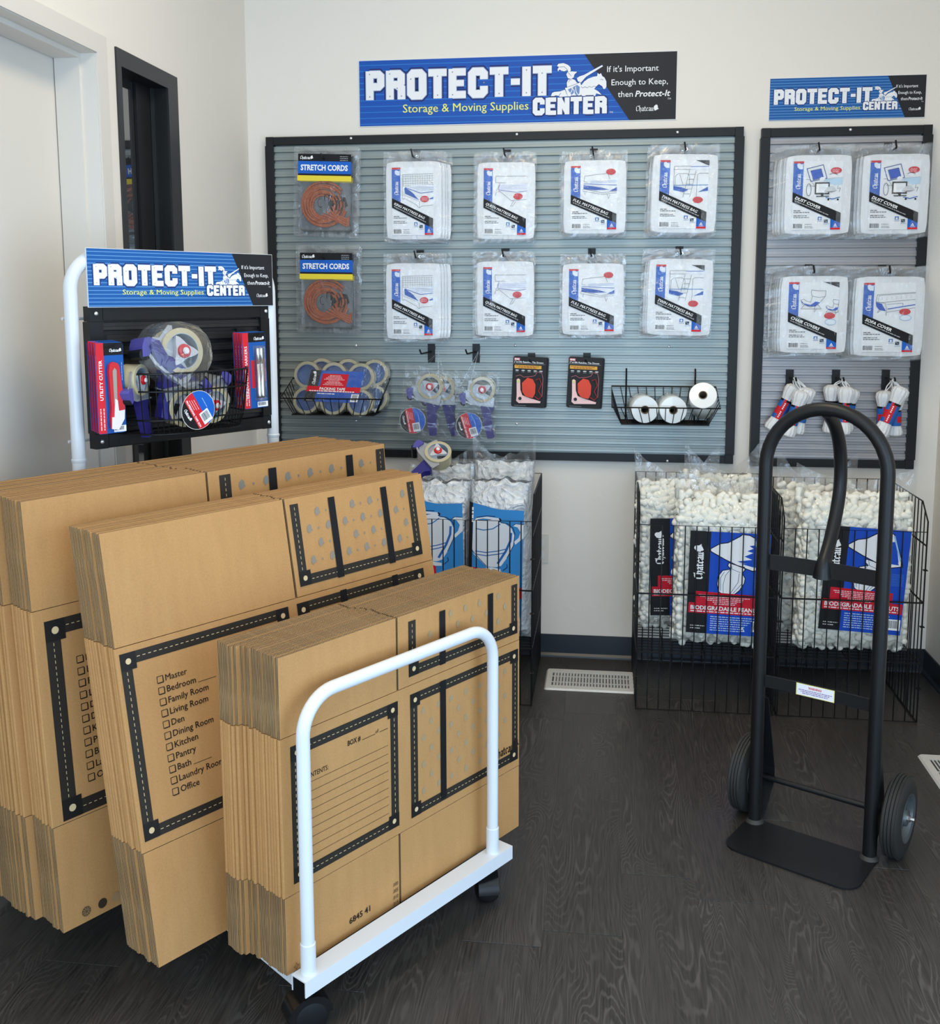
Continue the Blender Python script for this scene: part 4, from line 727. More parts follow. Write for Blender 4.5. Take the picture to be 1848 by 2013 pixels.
# ---- bagged tape guns
def gun_meshes():
    o = {}
    o['roll'] = tape_roll_mesh(.0372, .0480, .050, tan, pm('core_pale', srgb(160, 176, 190), .4)); g = G(); n = 36; vs = [(0, -.004, 0)]
    prof = []
    for k in range(36):
        a = 2 * PI * k / 36; q = abs(((a - .5) % (2 * PI / 3)) - PI / 3) / (PI / 3); rr = .0165 + .0195 * (q ** 2.2); prof.append((rr * math.cos(a), rr * math.sin(a)))
    g.extrude(prof, -.004, .006, 'y'); o['spider'] = g.mesh('hub_spider', greyp, True)
    o['knob'] = G().lathe([(0, -.016), (.0055, -.016), (.0075, -.013), (.0078, -.010), (.013, -.009), (.0145, -.007), (.0145, -.004)], (0, 0, 0), 'y', 20, [1, 1, 0, 0, 0, 0]).mesh('hub_knob', [redp, pm('knob_white', srgb(240, 236, 236), .3)], True)
    g = G().extrude([(-.052, .030), (-.044, .034), (-.020, .0), (.046, -.030), (.044, -.062), (-.040, -.055), (-.072, -.028), (-.068, -.010), (-.056, -.004)], .006, .009, 'y'); g.extrude([(-.070, -.040), (-.040, -.052), (.044, -.060), (.044, -.064), (-.042, -.058), (-.072, -.046)], -.002, .048, 'y'); o['frame'] = g.mesh('gun_frame', pm('gun_grey', srgb(176, 178, 182), .3, .5))
    g = G().extrude([(-.080, -.018), (-.062, -.014), (-.060, -.050), (-.070, -.060), (-.082, -.042), (-.086, -.026)], -.003, .050, 'y'); o['guard'] = g.mesh('blade_guard', pm('guard_violet', srgb(84, 80, 158), .3))
    o['roller'] = G().lathe([(0, -.001), (.012, 0), (.012, .048), (0, .049)], (-.068, 0, -.052), 'y', 18).mesh('roller', blackp, True)
    g = G().extrude([(-.006, -.060), (.044, -.063), (.046, -.072), (.036, -.090), (.040, -.120), (.052, -.176), (.044, -.182), (.026, -.184), (.012, -.140), (.004, -.100)], .008, .034, 'y'); o['handle'] = g.mesh('pistol_handle', navy, True)
    p = Print(0); T = lambda x, z: (x, z); n = 40; circ = [(.0480 * math.cos(2 * PI * k / n), .0480 * math.sin(2 * PI * k / n)) for k in range(n)]
    p.raw((206, 206, 200), [(x * 1.03, z * 1.03) for x, z in circ], [tuple(range(n))], 0)
    def band(c, x0, x1, L):
        xs = [x0 + (x1 - x0) * k / 12 for k in range(13)]; up = [(x, math.sqrt(max(0, .0480 ** 2 - x * x))) for x in xs]; p.raw(c, up + [(x, -z) for x, z in up[::-1]], [tuple(range(26))], L)
    band(BLACK, -.048, -.022, 1); band(RED, -.022, .008, 1); band(BLUE, .008, .048, 1); p.chateau(WHITE, -.026 - .0095, .024, .0085, ang=-PI / 2, L=3, pen=1.6)
    p.text(WHITE, 'PROFESSIONAL TAPE GUN', -.0190, .040, .0052, 3, w=.080, ang=-PI / 2, bold=.03)
    for i in range(3): p.micro((250, 200, 204), -.0105 + i * .0058, .036 - i * .003, .030, .0016, 3, i, ang=-PI / 2)
    p.micro((190, 214, 244), .024, .020, .028, .0014, 3, 9, ang=-PI / 2); p.rect(WHITE, -.004, -.043, .024, -.010, 2); p.barcode(-.001, -.035, .021, -.014, 3, 8); o['label'] = p.mesh('round_label')
    g = film_sheet(.150, .262, 5, .008, 12, 16, -.1); o['film'] = g.mesh('bag_film', MATS['bag_film'], True)
    return o
GM = gun_meshes()
def tape_gun(loc, rot, label, group=None, lab=True, hang=None, film=True, sc=1.0):
    r = empty('tape_gun', loc, rot, label, 'tape gun', group); r.scale = (sc, sc, sc)
    for n, k in (('tape_roll', 'roll'), ('hub_spider', 'spider'), ('hub_knob', 'knob'), ('gun_frame', 'frame'), ('blade_guard', 'guard'), ('roller', 'roller'), ('pistol_handle', 'handle')): link(n, GM[k], r)
    if lab: link('round_label', GM['label'], r, (-.043, -.012, -.136), (0, -.34, 0))
    if film: link('bag_film', GM['film'], r, (-.016, -.022, -.192))
    if hang:
        g = G(); hx, hz = hang
        for x0, z0 in ((-.080, .010), (-.040, .036), (.030, .040), (.062, .020)): g.sweep([(x0, -.016, z0), ((x0 + hx) / 2, -.012, (z0 + hz) / 2), (hx, -.004, hz)], [.0030, .0022, .0012], 5, sx=.35)
        g.obj('gathered_film', MATS['bag_film'], r, True)
    return r
x, z = at(869, 764, -.066); tape_gun((x, -.066, z), (0, -.05, 0), 'bagged tape gun hanging behind the front one on the left tape gun hook', lab=False, hang=(.0, .10))
x, z = at(845, 760, -.125); tape_gun((x, -.125, z), (0, .16, 0), 'bagged tape gun with round label, front of the left tape gun hook', hang=(.012, .135))
x, z = at(948, 766, -.125); tape_gun((x, -.125, z), (0, .04, 0), 'bagged tape gun with round label on the right tape gun hook', hang=(-.020, .140))
for px, wh in ((848, 'left'), (936, 'right')):
    x, z = at(px, 679, -.026); r = empty('slatwall_hook', (x, 0, z), label='black hook carrying bagged tape guns, %s one' % wh, cat='hook'); hook_parts(r, .110, .016, True, -.020)

# ---- rope hanks
def rope_meshes():
    prof = [(.0, 0), (.012, .001), (.0205, .008), (.0225, .020), (.0190, .036), (.0165, .048), (.0160, .075), (.0160, .100), (.0170, .114), (.0210, .130), (.0240, .146), (.0225, .158), (.013, .166), (0, .167)]
    n = 84; g = G(); vs = []
    for j, (r, h) in enumerate(prof):
        for i in range(n): a = 2 * PI * i / n + h * 6; q = r * 1.22 * (1 + .055 * math.cos(12 * a)); vs.append((q * math.cos(a), q * math.sin(a), h))
    g.add(vs, [(j * n + i, j * n + (i + 1) % n, (j + 1) * n + (i + 1) % n, (j + 1) * n + i) for j in range(len(prof) - 1) for i in range(n)]); A = g.mesh('strand_bundle', ropem, True)
    g = G(); n = 36; cols = [WHITE, RED, BLACK, (40, 104, 184)]; rows = [.047, .052, .061, .070, .086, .099, .106, .113]; vs = []
    for h in rows: vs += [(.0222 * math.cos(2 * PI * i / n), .0222 * math.sin(2 * PI * i / n), h) for i in range(n)]
    fs, ms = [], []
    for j in range(len(rows) - 1):
        for i in range(n):
            fs.append((j * n + i, j * n + (i + 1) % n, (j + 1) * n + (i + 1) % n, (j + 1) * n + i)); s = i % 18
            ms.append(2 if j == 6 and not s in (9, 10, 11) else 1 if 10 <= s <= 14 else (1 if j in (2, 3) and 5 <= s < 10 else 3) if s >= 3 else 3)
    # a line of lettering running up the red stripe
    g.add(vs, fs, ms)
    for half in (0, PI):
        for k in range(9):
            if k == 4: continue
            h0 = .052 + k * .0058; a = 2 * PI * 12.3 / n + half; q = []
            for da, dh in ((-.10, 0), (.10, 0), (.10, .0036), (-.10, .0036)): q.append((.0226 * math.cos(a + da), .0226 * math.sin(a + da), h0 + dh))
            g.add(q, [(0, 1, 2, 3)], 0)
    B = g.mesh('paper_band', [ink(c) for c in cols], True)
    C = G().sweep([(0, 0, .150), (-.006, 0, .175), (-.007, 0, .200), (-.003, 0, .216), (.003, 0, .216), (.007, 0, .200), (.006, 0, .175), (0, 0, .150)], .0022, 6).mesh('hanging_loop', ropem, True); return A, B, C
RM = rope_meshes()
def rope(top, bottom, y, spin, hook, label, group):
    (x0, z0), (x1, z1) = at(*bottom, y), at(*top, y); ang = math.atan2(x1 - x0, z1 - z0); L = math.hypot(x1 - x0, z1 - z0); s = L / .167
    r = empty('rope_hank', (x0, y, z0), (0, ang, 0), label, 'rope', group); s = max(.85, min(1.15, s)); link('strand_bundle', RM[0], r, rot=(0, 0, spin)).scale = (1, 1, s); link('paper_band', RM[1], r, rot=(0, 0, spin)).scale = (1, 1, s)
    hx, hz = at(*hook, y); loc = Matrix.Rotation(-ang, 4, 'Y') @ Vector((hx - x0, 0, hz - z0)); b = (0, 0, .16 * s)
    G().sweep([b, (b[0] * .5 + loc.x * .5 - .006, 0, b[2] * .5 + loc.z * .5), (loc.x - .003, 0, loc.z), (loc.x, 0, loc.z + .004), (loc.x + .003, 0, loc.z), (b[0] * .5 + loc.x * .5 + .006, 0, b[2] * .5 + loc.z * .5), b], .0021, 6).obj('hanging_loop', ropem, r, True)
for k, (hp, lst) in enumerate((((1562, 743), [((1564, 757), (1513, 848), -.062, 2.4), ((1590, 762), (1564, 855), -.088, 1.4), ((1578, 768), (1546, 860), -.118, 2.6)]), ((1657, 746), [((1636, 756), (1632, 853), -.062, 1.0), ((1675, 764), (1660, 850), -.080, 2.2), ((1664, 760), (1656, 856), -.118, 2.6)]), ((1755, 747), [((1739, 768), (1734, 862), -.065, 2.7), ((1760, 795), (1758, 858), -.080, .8), ((1776, 758), (1728, 858), -.118, 2.3)]))):
    wh = ('left', 'middle', 'right')[k]; pos = ('back left', 'right behind', 'front')
    for i, (t, b, y, sp) in enumerate(lst): rope(t, b, y, sp, hp, 'white rope hank with red and blue band, %s, %s hook' % (pos[i], wh), 'rope hanks on the narrow panel')
    x, z = at((1553, 1644, 1742)[k], 730, -.026); r = empty('slatwall_hook', (x, 0, z), label='black hook carrying rope hanks, %s of three' % wh, cat='hook'); hook_parts(r, .105, .012, True, .006)

# ================================================================ wire bins
def wire_bin(x0, x1, y0, y1, hf, hs, hsh, label, dz=0):
    r = empty('wire_bin', ((x0 + x1) / 2, (y0 + y1) / 2, 0), label=label, cat='wire bin', group='black folding wire bins'); w, d = x1 - x0, y1 - y0; A, B = -w / 2, w / 2; F, K = -d / 2, d / 2; z0 = .004
    def panel(name, p, q, h, zs, n, chamfer=0):
        g = G(); P = lambda t, z: (p[0] + (q[0] - p[0]) * t, p[1] + (q[1] - p[1]) * t, z)
        c = chamfer; out = [P(0, z0), P(0, h - (c and .0)), P(1 - c, h), P(1, h - (.055 if c else 0)), P(1, z0)]
        g.sweep([out[0], out[1], out[2], out[3], out[4]] if c else [P(0, z0), P(0, h), P(1, h), P(1, z0)], .0026, 6, closed=True)
        for z in zs: g.rod(P(0, z), P(1, z), .0030, 6)
        for i in range(1, n):
            t = i / n; top = h if not c or t < 1 - c else h - .055 * (t - (1 - c)) / c; g.rod(P(t, z0), P(t, top), .0021, 5)
        g.obj(name, wire, r)
    panel('front_panel', (A, F, 0), (B, F, 0), hf, (.410, hsh), 12); panel('back_panel', (A, K, 0), (B, K, 0), hs, (.60, .410, hsh), 12)
    panel('side_panel', (A, K, 0), (A, F, 0), hs, (.60, .410, hsh), 13, .14); panel('side_panel', (B, K, 0), (B, F, 0), hs, (.60, .410, hsh), 13, .14)
    g = G().sweep([(A, F, hsh), (B, F, hsh), (B, K, hsh), (A, K, hsh)], .0026, 6, closed=True)
    for i in range(1, 16): g.rod((A, F + d * i / 16, hsh), (B, F + d * i / 16, hsh), .0016, 5)
    for t in (.2, .5, .8): g.rod((A + w * t, F, hsh - .004), (A + w * t, K, hsh - .004), .0024, 5); g.sweep([(A + w * t, F - .006, hsh + .008), (A + w * t, F - .006, hsh - .012), (A + w * t, F + .012, hsh - .014)], .002, 5)
    g.obj('wire_shelf', wire, r)
    g = G()
    for z in (.12, .33, .52): g.sweep([(A - .006, F - .006, z), (A + .006, F - .006, z), (A + .006, F + .006, z), (A - .006, F + .006, z)], .0018, 5, closed=True); g.sweep([(B - .006, F - .006, z), (B + .006, F - .006, z), (B + .006, F + .006, z), (B - .006, F + .006, z)], .0018, 5, closed=True)
    g.obj('corner_clip', wire, r)
wire_bin(-.482, -.024, -.514, -.020, .650, .730, .205, 'black wire bin of bubble cushioning, left of the floor register')
wire_bin(.332, .786, -.496, -.020, .646, .745, .205, 'black wire bin of packing peanuts just right of the floor register')
wire_bin(.801, 1.250, -.496, -.020, .646, .735, .205, 'black wire bin of packing peanuts in the right corner')

def pillow(w, h, d, seed, fill=.86, ear=.06, inset=0.0, nx=22, nz=26, wr=.006):
    """bag body: returns (G, thickness function, top line function)"""
    def T(u, v):
        a = max(0, 1 - abs(u) ** 5) ** .5; b = min(1, v / .10) ** .5 if v < .10 else 1; c = 1 if v < fill - .1 else max(0, min(1, (fill + .06 - v) / .16)) ** .6; return a * b * c * d / 2
    def X(u, v): return u * (w / 2) * (1 - .03 * math.sin(PI * min(1, v)) + .05 * max(0, v - fill)) 
    def Zt(u, v): return v * h + ear * (max(0, v - fill) / (1 - fill)) ** 1.3 * (abs(u) ** 2 - .35)
    g = G(); vs = []; n = (nx + 1) * (nz + 1)
    for sd in (-1, 1):
        for j in range(nz + 1):
            for i in range(nx + 1):
                u, v = i / nx * 2 - 1, j / nz; q = noise.noise(Vector((u * 4, v * 5, seed))) + .5 * noise.noise(Vector((u * 11, v * 9, seed))); fl = 2.2 if v > fill else 1
                vs.append((X(u, v), sd * (T(u, v) * .98 + .001) + q * wr * fl * (1 if v > fill else .5), Zt(u, v) + (noise.noise(Vector((u * 3, 7, seed))) * .02 if v > .95 else 0)))
    g.add(vs, [(s + j * (nx + 1) + i, s + j * (nx + 1) + i + 1, s + (j + 1) * (nx + 1) + i + 1, s + (j + 1) * (nx + 1) + i) for s in (0, n) for j in range(nz) for i in range(nx)]); return g, T, X, Zt
def capsule():
    rg = [(0, -.0185), (.0072, -.0172), (.0108, -.0130), (.0114, -.004), (.0110, .005), (.0114, .0125), (.0072, .0172), (0, .0185)]; n = 9; v = []; f = []
    for r, h in rg: v += [(r * math.cos(2 * PI * i / n), r * math.sin(2 * PI * i / n), h) for i in range(n)]
    for j in range(len(rg) - 1): f += [(j * n + i, j * n + (i + 1) % n, (j + 1) * n + (i + 1) % n, (j + 1) * n + i) for i in range(n)]
    return np.array(v), np.array(f)
CV, CF = capsule()
def peanuts(w, h, d, T, X, Zt, seed, fill):
    R = random.Random(seed); V, F = [], []; k = 0
    def put(p, nrm, s=1.0):
        nonlocal k
        n_ = Vector(nrm).normalized(); t = n_.orthogonal().normalized(); b = n_.cross(t); a = R.uniform(0, 2 * PI); ax = (t * math.cos(a) + b * math.sin(a) + n_ * R.uniform(-.35, .35)).normalized(); M = np.array(ax.to_track_quat('Z', 'Y').to_matrix()); s *= R.uniform(.88, 1.1)
        V.append((CV * s) @ M.T + np.array(p)); F.append(CF + k); k += len(CV)
    for lay in range(2):
        rows = int(h * fill / .0185)
        for j in range(rows):
            for i in range(int(w / .027)):
                u = (i + .5 + R.uniform(-.35, .35)) / (w / .027) * 2 - 1; v = (j + .5 + R.uniform(-.35, .35)) / rows * (fill + .02) + .015; t = T(u, v)
                if t < .012: 
                    if lay == 0 and v > fill - .12 and R.random() < .5: put((X(u, v), 0, Zt(u, v)), (0, -1, .2))
                    continue
                put((X(u, v) * .965, -t + .0115 + lay * .018, Zt(u, v) + .004), (0, -1, 0))
    for sd in (-1, 1):
        for j in range(int(h * fill / .019)):
            for i in range(int(d / .022)): v = (j + .5) / (h * fill / .019) * fill; y = ((i + .5) / (d / .022) * d - d / 2) * .72 * min(1, v / .12 + .25); put((sd * (w / 2 - .020 - .012 * (abs(y) / d * 2) ** 2 - .02 * max(0, 1 - v / .08)) + R.uniform(-.005, .003), y, max(v, .022) * h), (sd, 0, 0))
    for j in range(int(d / .02)):
        for i in range(int(w / .024)): u = (i + .5) / (w / .024) * 2 - 1; put((u * w / 2 * .93, -d / 2 + .02 + j * .018, h * (fill - .10) + R.uniform(-.012, .022)), (0, -.3, 1))
    V = np.concatenate(V); F = np.concatenate(F); me = bpy.data.meshes.new('loose_peanuts'); me.vertices.add(len(V)); me.vertices.foreach_set('co', V.ravel()); me.loops.add(F.size); me.loops.foreach_set('vertex_index', F.ravel().astype(np.int32))
    me.polygons.add(len(F)); me.polygons.foreach_set('loop_start', np.arange(0, F.size, 4, dtype=np.int32)); me.update(calc_edges=True); me.validate(); me.polygons.foreach_set('use_smooth', [True] * len(me.polygons)); me.materials.append(peanutm); return me
def peanut_label(w, h):
    p = Print(0); T = lambda u, v: ((u - .5) * w, (.5 - v) * h); p.T = T; DB = (20, 74, 186)
    p.rect(DB, 0, 0, 1, 1, 0); p.rect(BLACK, 0, 0, .26, 1, 1); p.chateau(WHITE, .18, .47, w * .115, ang=PI / 2, L=4, pen=1.5)
    # lampshade and lamp
    P = lambda x, y: (.26 + (x - 555) / 940 * .72, (y - 150) / 1020 * .61); q = lambda l: [P(*a) for a in l]
    sh = [(555, 430), (700, 340), (835, 315), (1030, 200), (1060, 170), (1180, 180), (1260, 220), (1290, 300), (1420, 620), (1440, 720), (1250, 755), (1010, 680), (800, 590), (640, 510), (560, 470)]; p.poly((238, 239, 242), q(sh), 3); p.stroke((10, 14, 50), q(sh + sh[:1]), w * .012, 4)
    p.poly(DB, q([(1300, 330), (1180, 350), (1250, 390), (1150, 435), (1250, 460), (1110, 525), (1240, 570), (1000, 610), (1100, 635), (1300, 650), (1370, 660)]), 5); p.poly(DB, q([(1040, 640), (1250, 690), (1380, 700), (1350, 640)]), 5); p.stroke((150, 190, 230), q([(1260, 240), (1400, 640)]), w * .02, 6)
    bd = [(860, 640), (850, 690), (900, 740), (770, 770), (700, 870), (690, 1000), (720, 1120), (800, 1165), (960, 1170), (1060, 1080), (1130, 960), (1140, 880), (1090, 800), (1130, 740), (1120, 700), (1020, 680)]; p.poly((236, 237, 240), q(bd), 3); p.stroke((10, 14, 50), q(bd + bd[:1]), w * .010, 4)
    for l in ([(900, 740), (820, 850), (790, 1000), (800, 1160)], [(800, 790), (740, 900), (750, 1100)], [(1040, 800), (1030, 950), (900, 1160)], [(1090, 820), (1100, 960), (960, 1130)], [(900, 660), (920, 740), (1060, 790)]): p.stroke((70, 84, 130), q(l), w * .006, 5)
    p.poly((206, 22, 46), [(.10, .585), (.86, .60), (.86, .72), (.10, .72)], 6); p.rect((206, 22, 46), .02, .70, .99, .80, 6)
    p.text(WHITE, 'BIODEGRADABLE PEANUTS', .045, .765, h * .040, 8, w=w * .91, bold=.025); p.micro((250, 214, 218), .045, .788, w * .90, h * .012, 8, 2)
    for i in range(6): p.micro((246, 206, 212), .47, .622 + i * .017, w * (.66 - .09 * i + .05 * (i % 2)), h * .008, 8, i, 'c')
    for i in range(7): p.micro((190, 212, 244), .30, .832 + i * .022, w * (.56 - .03 * i), h * .008, 8, i + 20)
    p.micro((210, 210, 210), .05, .93, w * .18, h * .008, 8, 31); p.micro((210, 210, 210), .05, .955, w * .13, h * .008, 8, 32); p.stroke(WHITE, [(.68, .955), (.705, .92), (.73, .955), (.68, .955)], w * .009, 8)
    p.rect(WHITE, .82, .85, .985, .955, 7); p.barcode(.84, .862, .965, .935, 8, 12)
    for i in range(10): p.micro((80, 130, 214), .82, .42 + i * .012, w * .15, h * .004, 8, 40 + i)
    return p.mesh('printed_label')
PLAB = peanut_label(.262, .352)
def peanut_bag(cx, y, w, h, d, seed, rot, label, lab=None, sh=.212, ear=.06, tilt=0.0, parts=True):
    r = empty('packing_peanut_bag', (cx, y, sh), (0, tilt, rot), label, 'bag of peanuts', 'bags of packing peanuts'); fill = .86
    g, T, X, Zt = pillow(w, h, d, seed, fill, ear); g.obj('clear_bag', MATS['bag_film'], r, True); g2, *_ = pillow(w * .88, h * .84, d * .66, seed, .99, 0); g2.obj('bright_backing', peanutm, r, True, (0, 0, .012)); o = link('loose_peanuts', peanuts(w * .97, h, d * .93, lambda u, v: T(u, v) * .93, X, Zt, seed, fill), r); o['kind'] = 'stuff'  # white backing pillow added inside to keep gaps between peanuts from going dark
    if lab: link('printed_label', PLAB, r, (lab[0], -d / 2 - .006, lab[1]), (0, lab[2], 0))
    return r
peanut_bag(.612, -.395, .325, .585, .150, 3, -.03, 'front bag of packing peanuts with lamp label in the middle bin', (.020, .235, .02), ear=.05)
peanut_bag(.482, -.225, .300, .600, .130, 5, .06, 'bag of packing peanuts at the left back of the middle bin', (.030, .240, .0), ear=.10, tilt=-.02)
peanut_bag(.640, -.105, .270, .600, .120, 6, -.10, 'bag of packing peanuts hidden at the back of the middle bin', None, ear=.12)
peanut_bag(1.045, -.395, .385, .600, .150, 8, .0, 'front bag of packing peanuts with lamp label in the right corner bin', (.022, .262, .055), sh=.212, ear=.06)
peanut_bag(.955, -.215, .280, .590, .130, 9, .08, 'bag of packing peanuts at the left back of the right corner bin', None, ear=.09)
# ---- bubble cushioning bags
def bubble_label(w, h):
    p = Print(0); T = lambda u, v: ((u - .5) * w, (.5 - v) * h); p.T = T; CB = (58, 138, 204); p.poly(CB, [(0, -.02), (.2, .0), (.5, .03), (1, .03), (1, 1), (0, 1)], 0); p.poly(BLACK, [(-.065, -.03), (0, -.02), (0, 1), (-.065, 1)], 1); p.micro(WHITE, -.015, .02, h * .14, w * .03, 3, 4, ang=-PI / 2)
    q = lambda l: [((x - 870) / 827, (y - 195) / 1900) for x, y in l]; W_ = (226, 230, 235); K = (12, 18, 60)
    p.poly(W_, q([(880, 480), (930, 420), (1100, 385), (1290, 400), (1325, 430), (1320, 480), (1400, 490), (1500, 560), (1560, 700), (1540, 860), (1440, 1080), (1350, 1220), (1270, 1250), (1110, 1250), (900, 1050), (870, 950)]), 2); p.stroke(K, q([(930, 410), (1100, 370), (1240, 375)]), w * .012, 3); p.stroke(K, q([(1300, 405), (1325, 430), (1310, 465)]), w * .03, 3)
    p.poly(K, q([(930, 450), (1040, 460), (1190, 430), (1040, 420)]), 3); p.poly(CB, q([(960, 445), (1060, 448), (1150, 430), (1040, 425)]), 4); p.stroke((60, 120, 180), q([(920, 600), (1050, 620), (1200, 590), (1320, 500)]), w * .02, 3); p.stroke(K, q([(1330, 470), (1440, 490), (1530, 560), (1560, 660), (1540, 860), (1440, 1080)]), w * .012, 3); p.stroke(K, q([(870, 980), (1000, 1130), (1110, 1240)]), w * .012, 3)
    p.stroke((44, 104, 180), q([(1500, 640), (1490, 780), (1420, 960), (1290, 1190)]), w * .045, 3); p.stroke((44, 104, 180), q([(920, 990), (1100, 1005), (1280, 970), (1440, 920)]), w * .018, 3); p.stroke((44, 104, 180), q([(920, 1045), (1100, 1060), (1280, 1025), (1420, 985)]), w * .018, 3)
    p.poly(W_, q([(1520, 520), (1580, 475), (1697, 490), (1697, 720), (1570, 840), (1550, 790), (1620, 720), (1650, 620), (1600, 540)]), 3); p.stroke(K, q([(1520, 520), (1570, 480), (1697, 488)]), w * .010, 4); p.poly(W_, q([(1100, 1270), (1200, 1255), (1340, 1280), (1340, 1330), (1120, 1330)]), 2); p.stroke(K, q([(1380, 1300), (1450, 1240), (1440, 1180)]), w * .012, 3)
    p.poly((206, 22, 46), [(0, .565), (.35, .58), (.45, .60), (.46, .74), (0, .74)], 4); p.rect((206, 22, 46), 0, .73, 1, .83, 4)
    for i in range(5): p.micro(WHITE, .04, .625 + i * .03, w * .36, h * .010, 5, i)
    p.micro(WHITE, .06, .80, w * .7, h * .03, 5, 12); p.micro((210, 226, 244), .06, .88, w * .7, h * .012, 5, 9); p.rect((210, 226, 244), .62, .87, .94, .96, 4); p.rect(CB, .64, .88, .92, .95, 5); return p.mesh('printed_label')
BLAB = bubble_label(.176, .385)
def bubble_bag(cx, y, w, h, d, seed, rot, label, lab=None, ear=.05, film=1.0):
    r = empty('bubble_cushioning_bag', (cx, y, .212), (0, 0, rot), label, 'bubble wrap bag', 'bags of bubble cushioning')
    g, T, X, Zt = pillow(w, h, d, seed, .87, ear, wr=.010); g.obj('clear_bag', MATS['bag_film'], r, True); g2, *_ = pillow(w * .96, h * .93, d * .93, seed + 2, .97, 0, wr=.008); g2.obj('bubble_bundle', MATS['bubble_mass'], r, True)
    if lab: link('printed_label', BLAB, r, (lab[0], -d / 2 - .009, lab[1]), (0, lab[2], 0))
bubble_bag(-.142, -.400, .225, .600, .150, 13, -.05, 'right front bag of bubble cushioning with blue jar label', (.000, .290, .02), .05)
bubble_bag(-.352, -.400, .225, .595, .150, 14, .03, 'left front bag of bubble cushioning, partly behind the cardboard', (-.002, .305, -.02), .03)
bubble_bag(-.150, -.200, .230, .640, .150, 15, .05, 'bag of bubble cushioning at the back right of its bin', None, .09)
bubble_bag(-.360, -.200, .220, .625, .150, 16, -.05, 'bag of bubble cushioning at the back left of its bin', None, .07)
# loose tape gun lying on top of the bubble bags
x, z = at(861, 884, -.36); r = tape_gun((x, -.36, z - .006), (0, 0, 0), 'bagged tape gun lying on top of the bubble cushioning bags', lab=False, film=False, sc=1.0); r.rotation_euler = (Matrix.Rotation(.15, 3, 'Z') @ Matrix.Rotation(-.85, 3, 'X') @ Matrix.Rotation(.9, 3, 'Y')).to_euler()

# ================================================================ hand truck
t = empty('hand_truck', (.626, -1.228, 0), (0, 0, math.radians(-30.2)), 'black hand truck with arched handle standing in front of the right wire bins', 'hand truck')
TW, R0 = .300, .0172; ln = -.012; Cc = TW / 2
arc = [(Cc + (TW / 2) * math.cos(PI - PI * k / 20), ln, .978 + (TW / 2) * 1.0 * math.sin(PI - PI * k / 20)) for k in range(21)]
G().sweep([(0, 0, .004), (0, ln * .5, .5)] + arc + [(TW, ln * .5, .5), (TW, 0, .004)], R0, 16).obj('tubular_frame', blackm, t, True)
def cross(z, hh, bow, n=10): 
    g = G(); o = [(TW * k / n, bow * math.sin(PI * k / n) - .003) for k in range(n + 1)]; pl = [(x, y) for x, y in o] + [(x, y - .004) for x, y in o[::-1]]; return g.extrude(pl, z - hh / 2, z + hh / 2, 'z')
cross(.722, .040, .010).obj('cross_bar', blackm, t); cross(.402, .032, .006).obj('cross_bar', blackm, t)
sp = [(Cc, ln + .002, 1.120), (Cc, .050, 1.080), (Cc, .095, 1.02), (Cc, .112, .94), (Cc, .098, .87), (Cc, .055, .79), (Cc, .012, .735), (Cc, .008, .70)]
pts = [Vector(sp[0])]
for i in range(len(sp) - 1):
    p0, p1, p2, p3 = [Vector(sp[max(0, min(len(sp) - 1, i + k))]) for k in (-1, 0, 1, 2)]
    for k in range(1, 6): u = k / 5; pts.append(.5 * ((2 * p1) + (p2 - p0) * u + (2 * p0 - 5 * p1 + 4 * p2 - p3) * u * u + (3 * p1 - p0 - 3 * p2 + p3) * u ** 3))
G().sweep(pts, [.0165] * (len(pts) - 8) + [.0165 + .0012 * k for k in range(8)], 14).obj('loop_handle', blackm, t, True)
# nose plate
nose = [(-.020, .014), (TW + .020, .014), (TW + .020, -.135)] + [(TW - .025 + .045 * math.cos(a), -.135 + .042 * math.sin(a)) for a in (-.35, -.8, -1.2, -1.57)] + [(.025 + .045 * math.cos(a), -.130 + .042 * math.sin(a)) for a in (-1.57, -1.95, -2.35, -2.8)] + [(-.020, -.13)]
G().extrude(nose, .0006, .0052, 'z').obj('nose_plate', blackm, t); 
for x in (0, TW): G().lathe([(R0 + .007, .005), (R0 + .004, .010), (R0, .014)], (x, 0, 0), 'z', 18).obj('weld_bead', pm('weld', srgb(50, 48, 46), .6), t, True)
AX, AZ = .066, .1045
for s, x in ((-1, -.004), (1, TW + .004)):
    g = G(); o = [(.006, .345), (.016, .350), (AX + .014, AZ + .03), (AX + .018, AZ - .012), (.010, .012), (-.004, .012), (AX - .034, AZ - .004), (AX - .030, AZ + .03)]; x0, x1 = sorted((x, x + s * .004)); g.extrude(o, x0, x1, 'x')
    lip = [(.350, .016), (AZ + .03, AX + .014), (AZ - .012, AX + .018), (.012, .010)]
    for (za, ya), (zb, yb) in zip(lip, lip[1:]): a, b = sorted((x, x - s * .024)); g.add([(a, ya, za), (b, ya, za), (b, yb, zb), (a, yb, zb), (a, ya - .003, za), (b, ya - .003, za), (b, yb - .003, zb), (a, yb - .003, zb)], [(0, 1, 2, 3), (4, 5, 6, 7), (0, 1, 5, 4), (2, 3, 7, 6), (1, 2, 6, 5), (0, 3, 7, 4)])
    g.obj('axle_bracket', blackm, t)
G().rod((-.075, AX, AZ), (TW + .075, AX, AZ), .0078, 12).obj('axle', blackm, t, True)
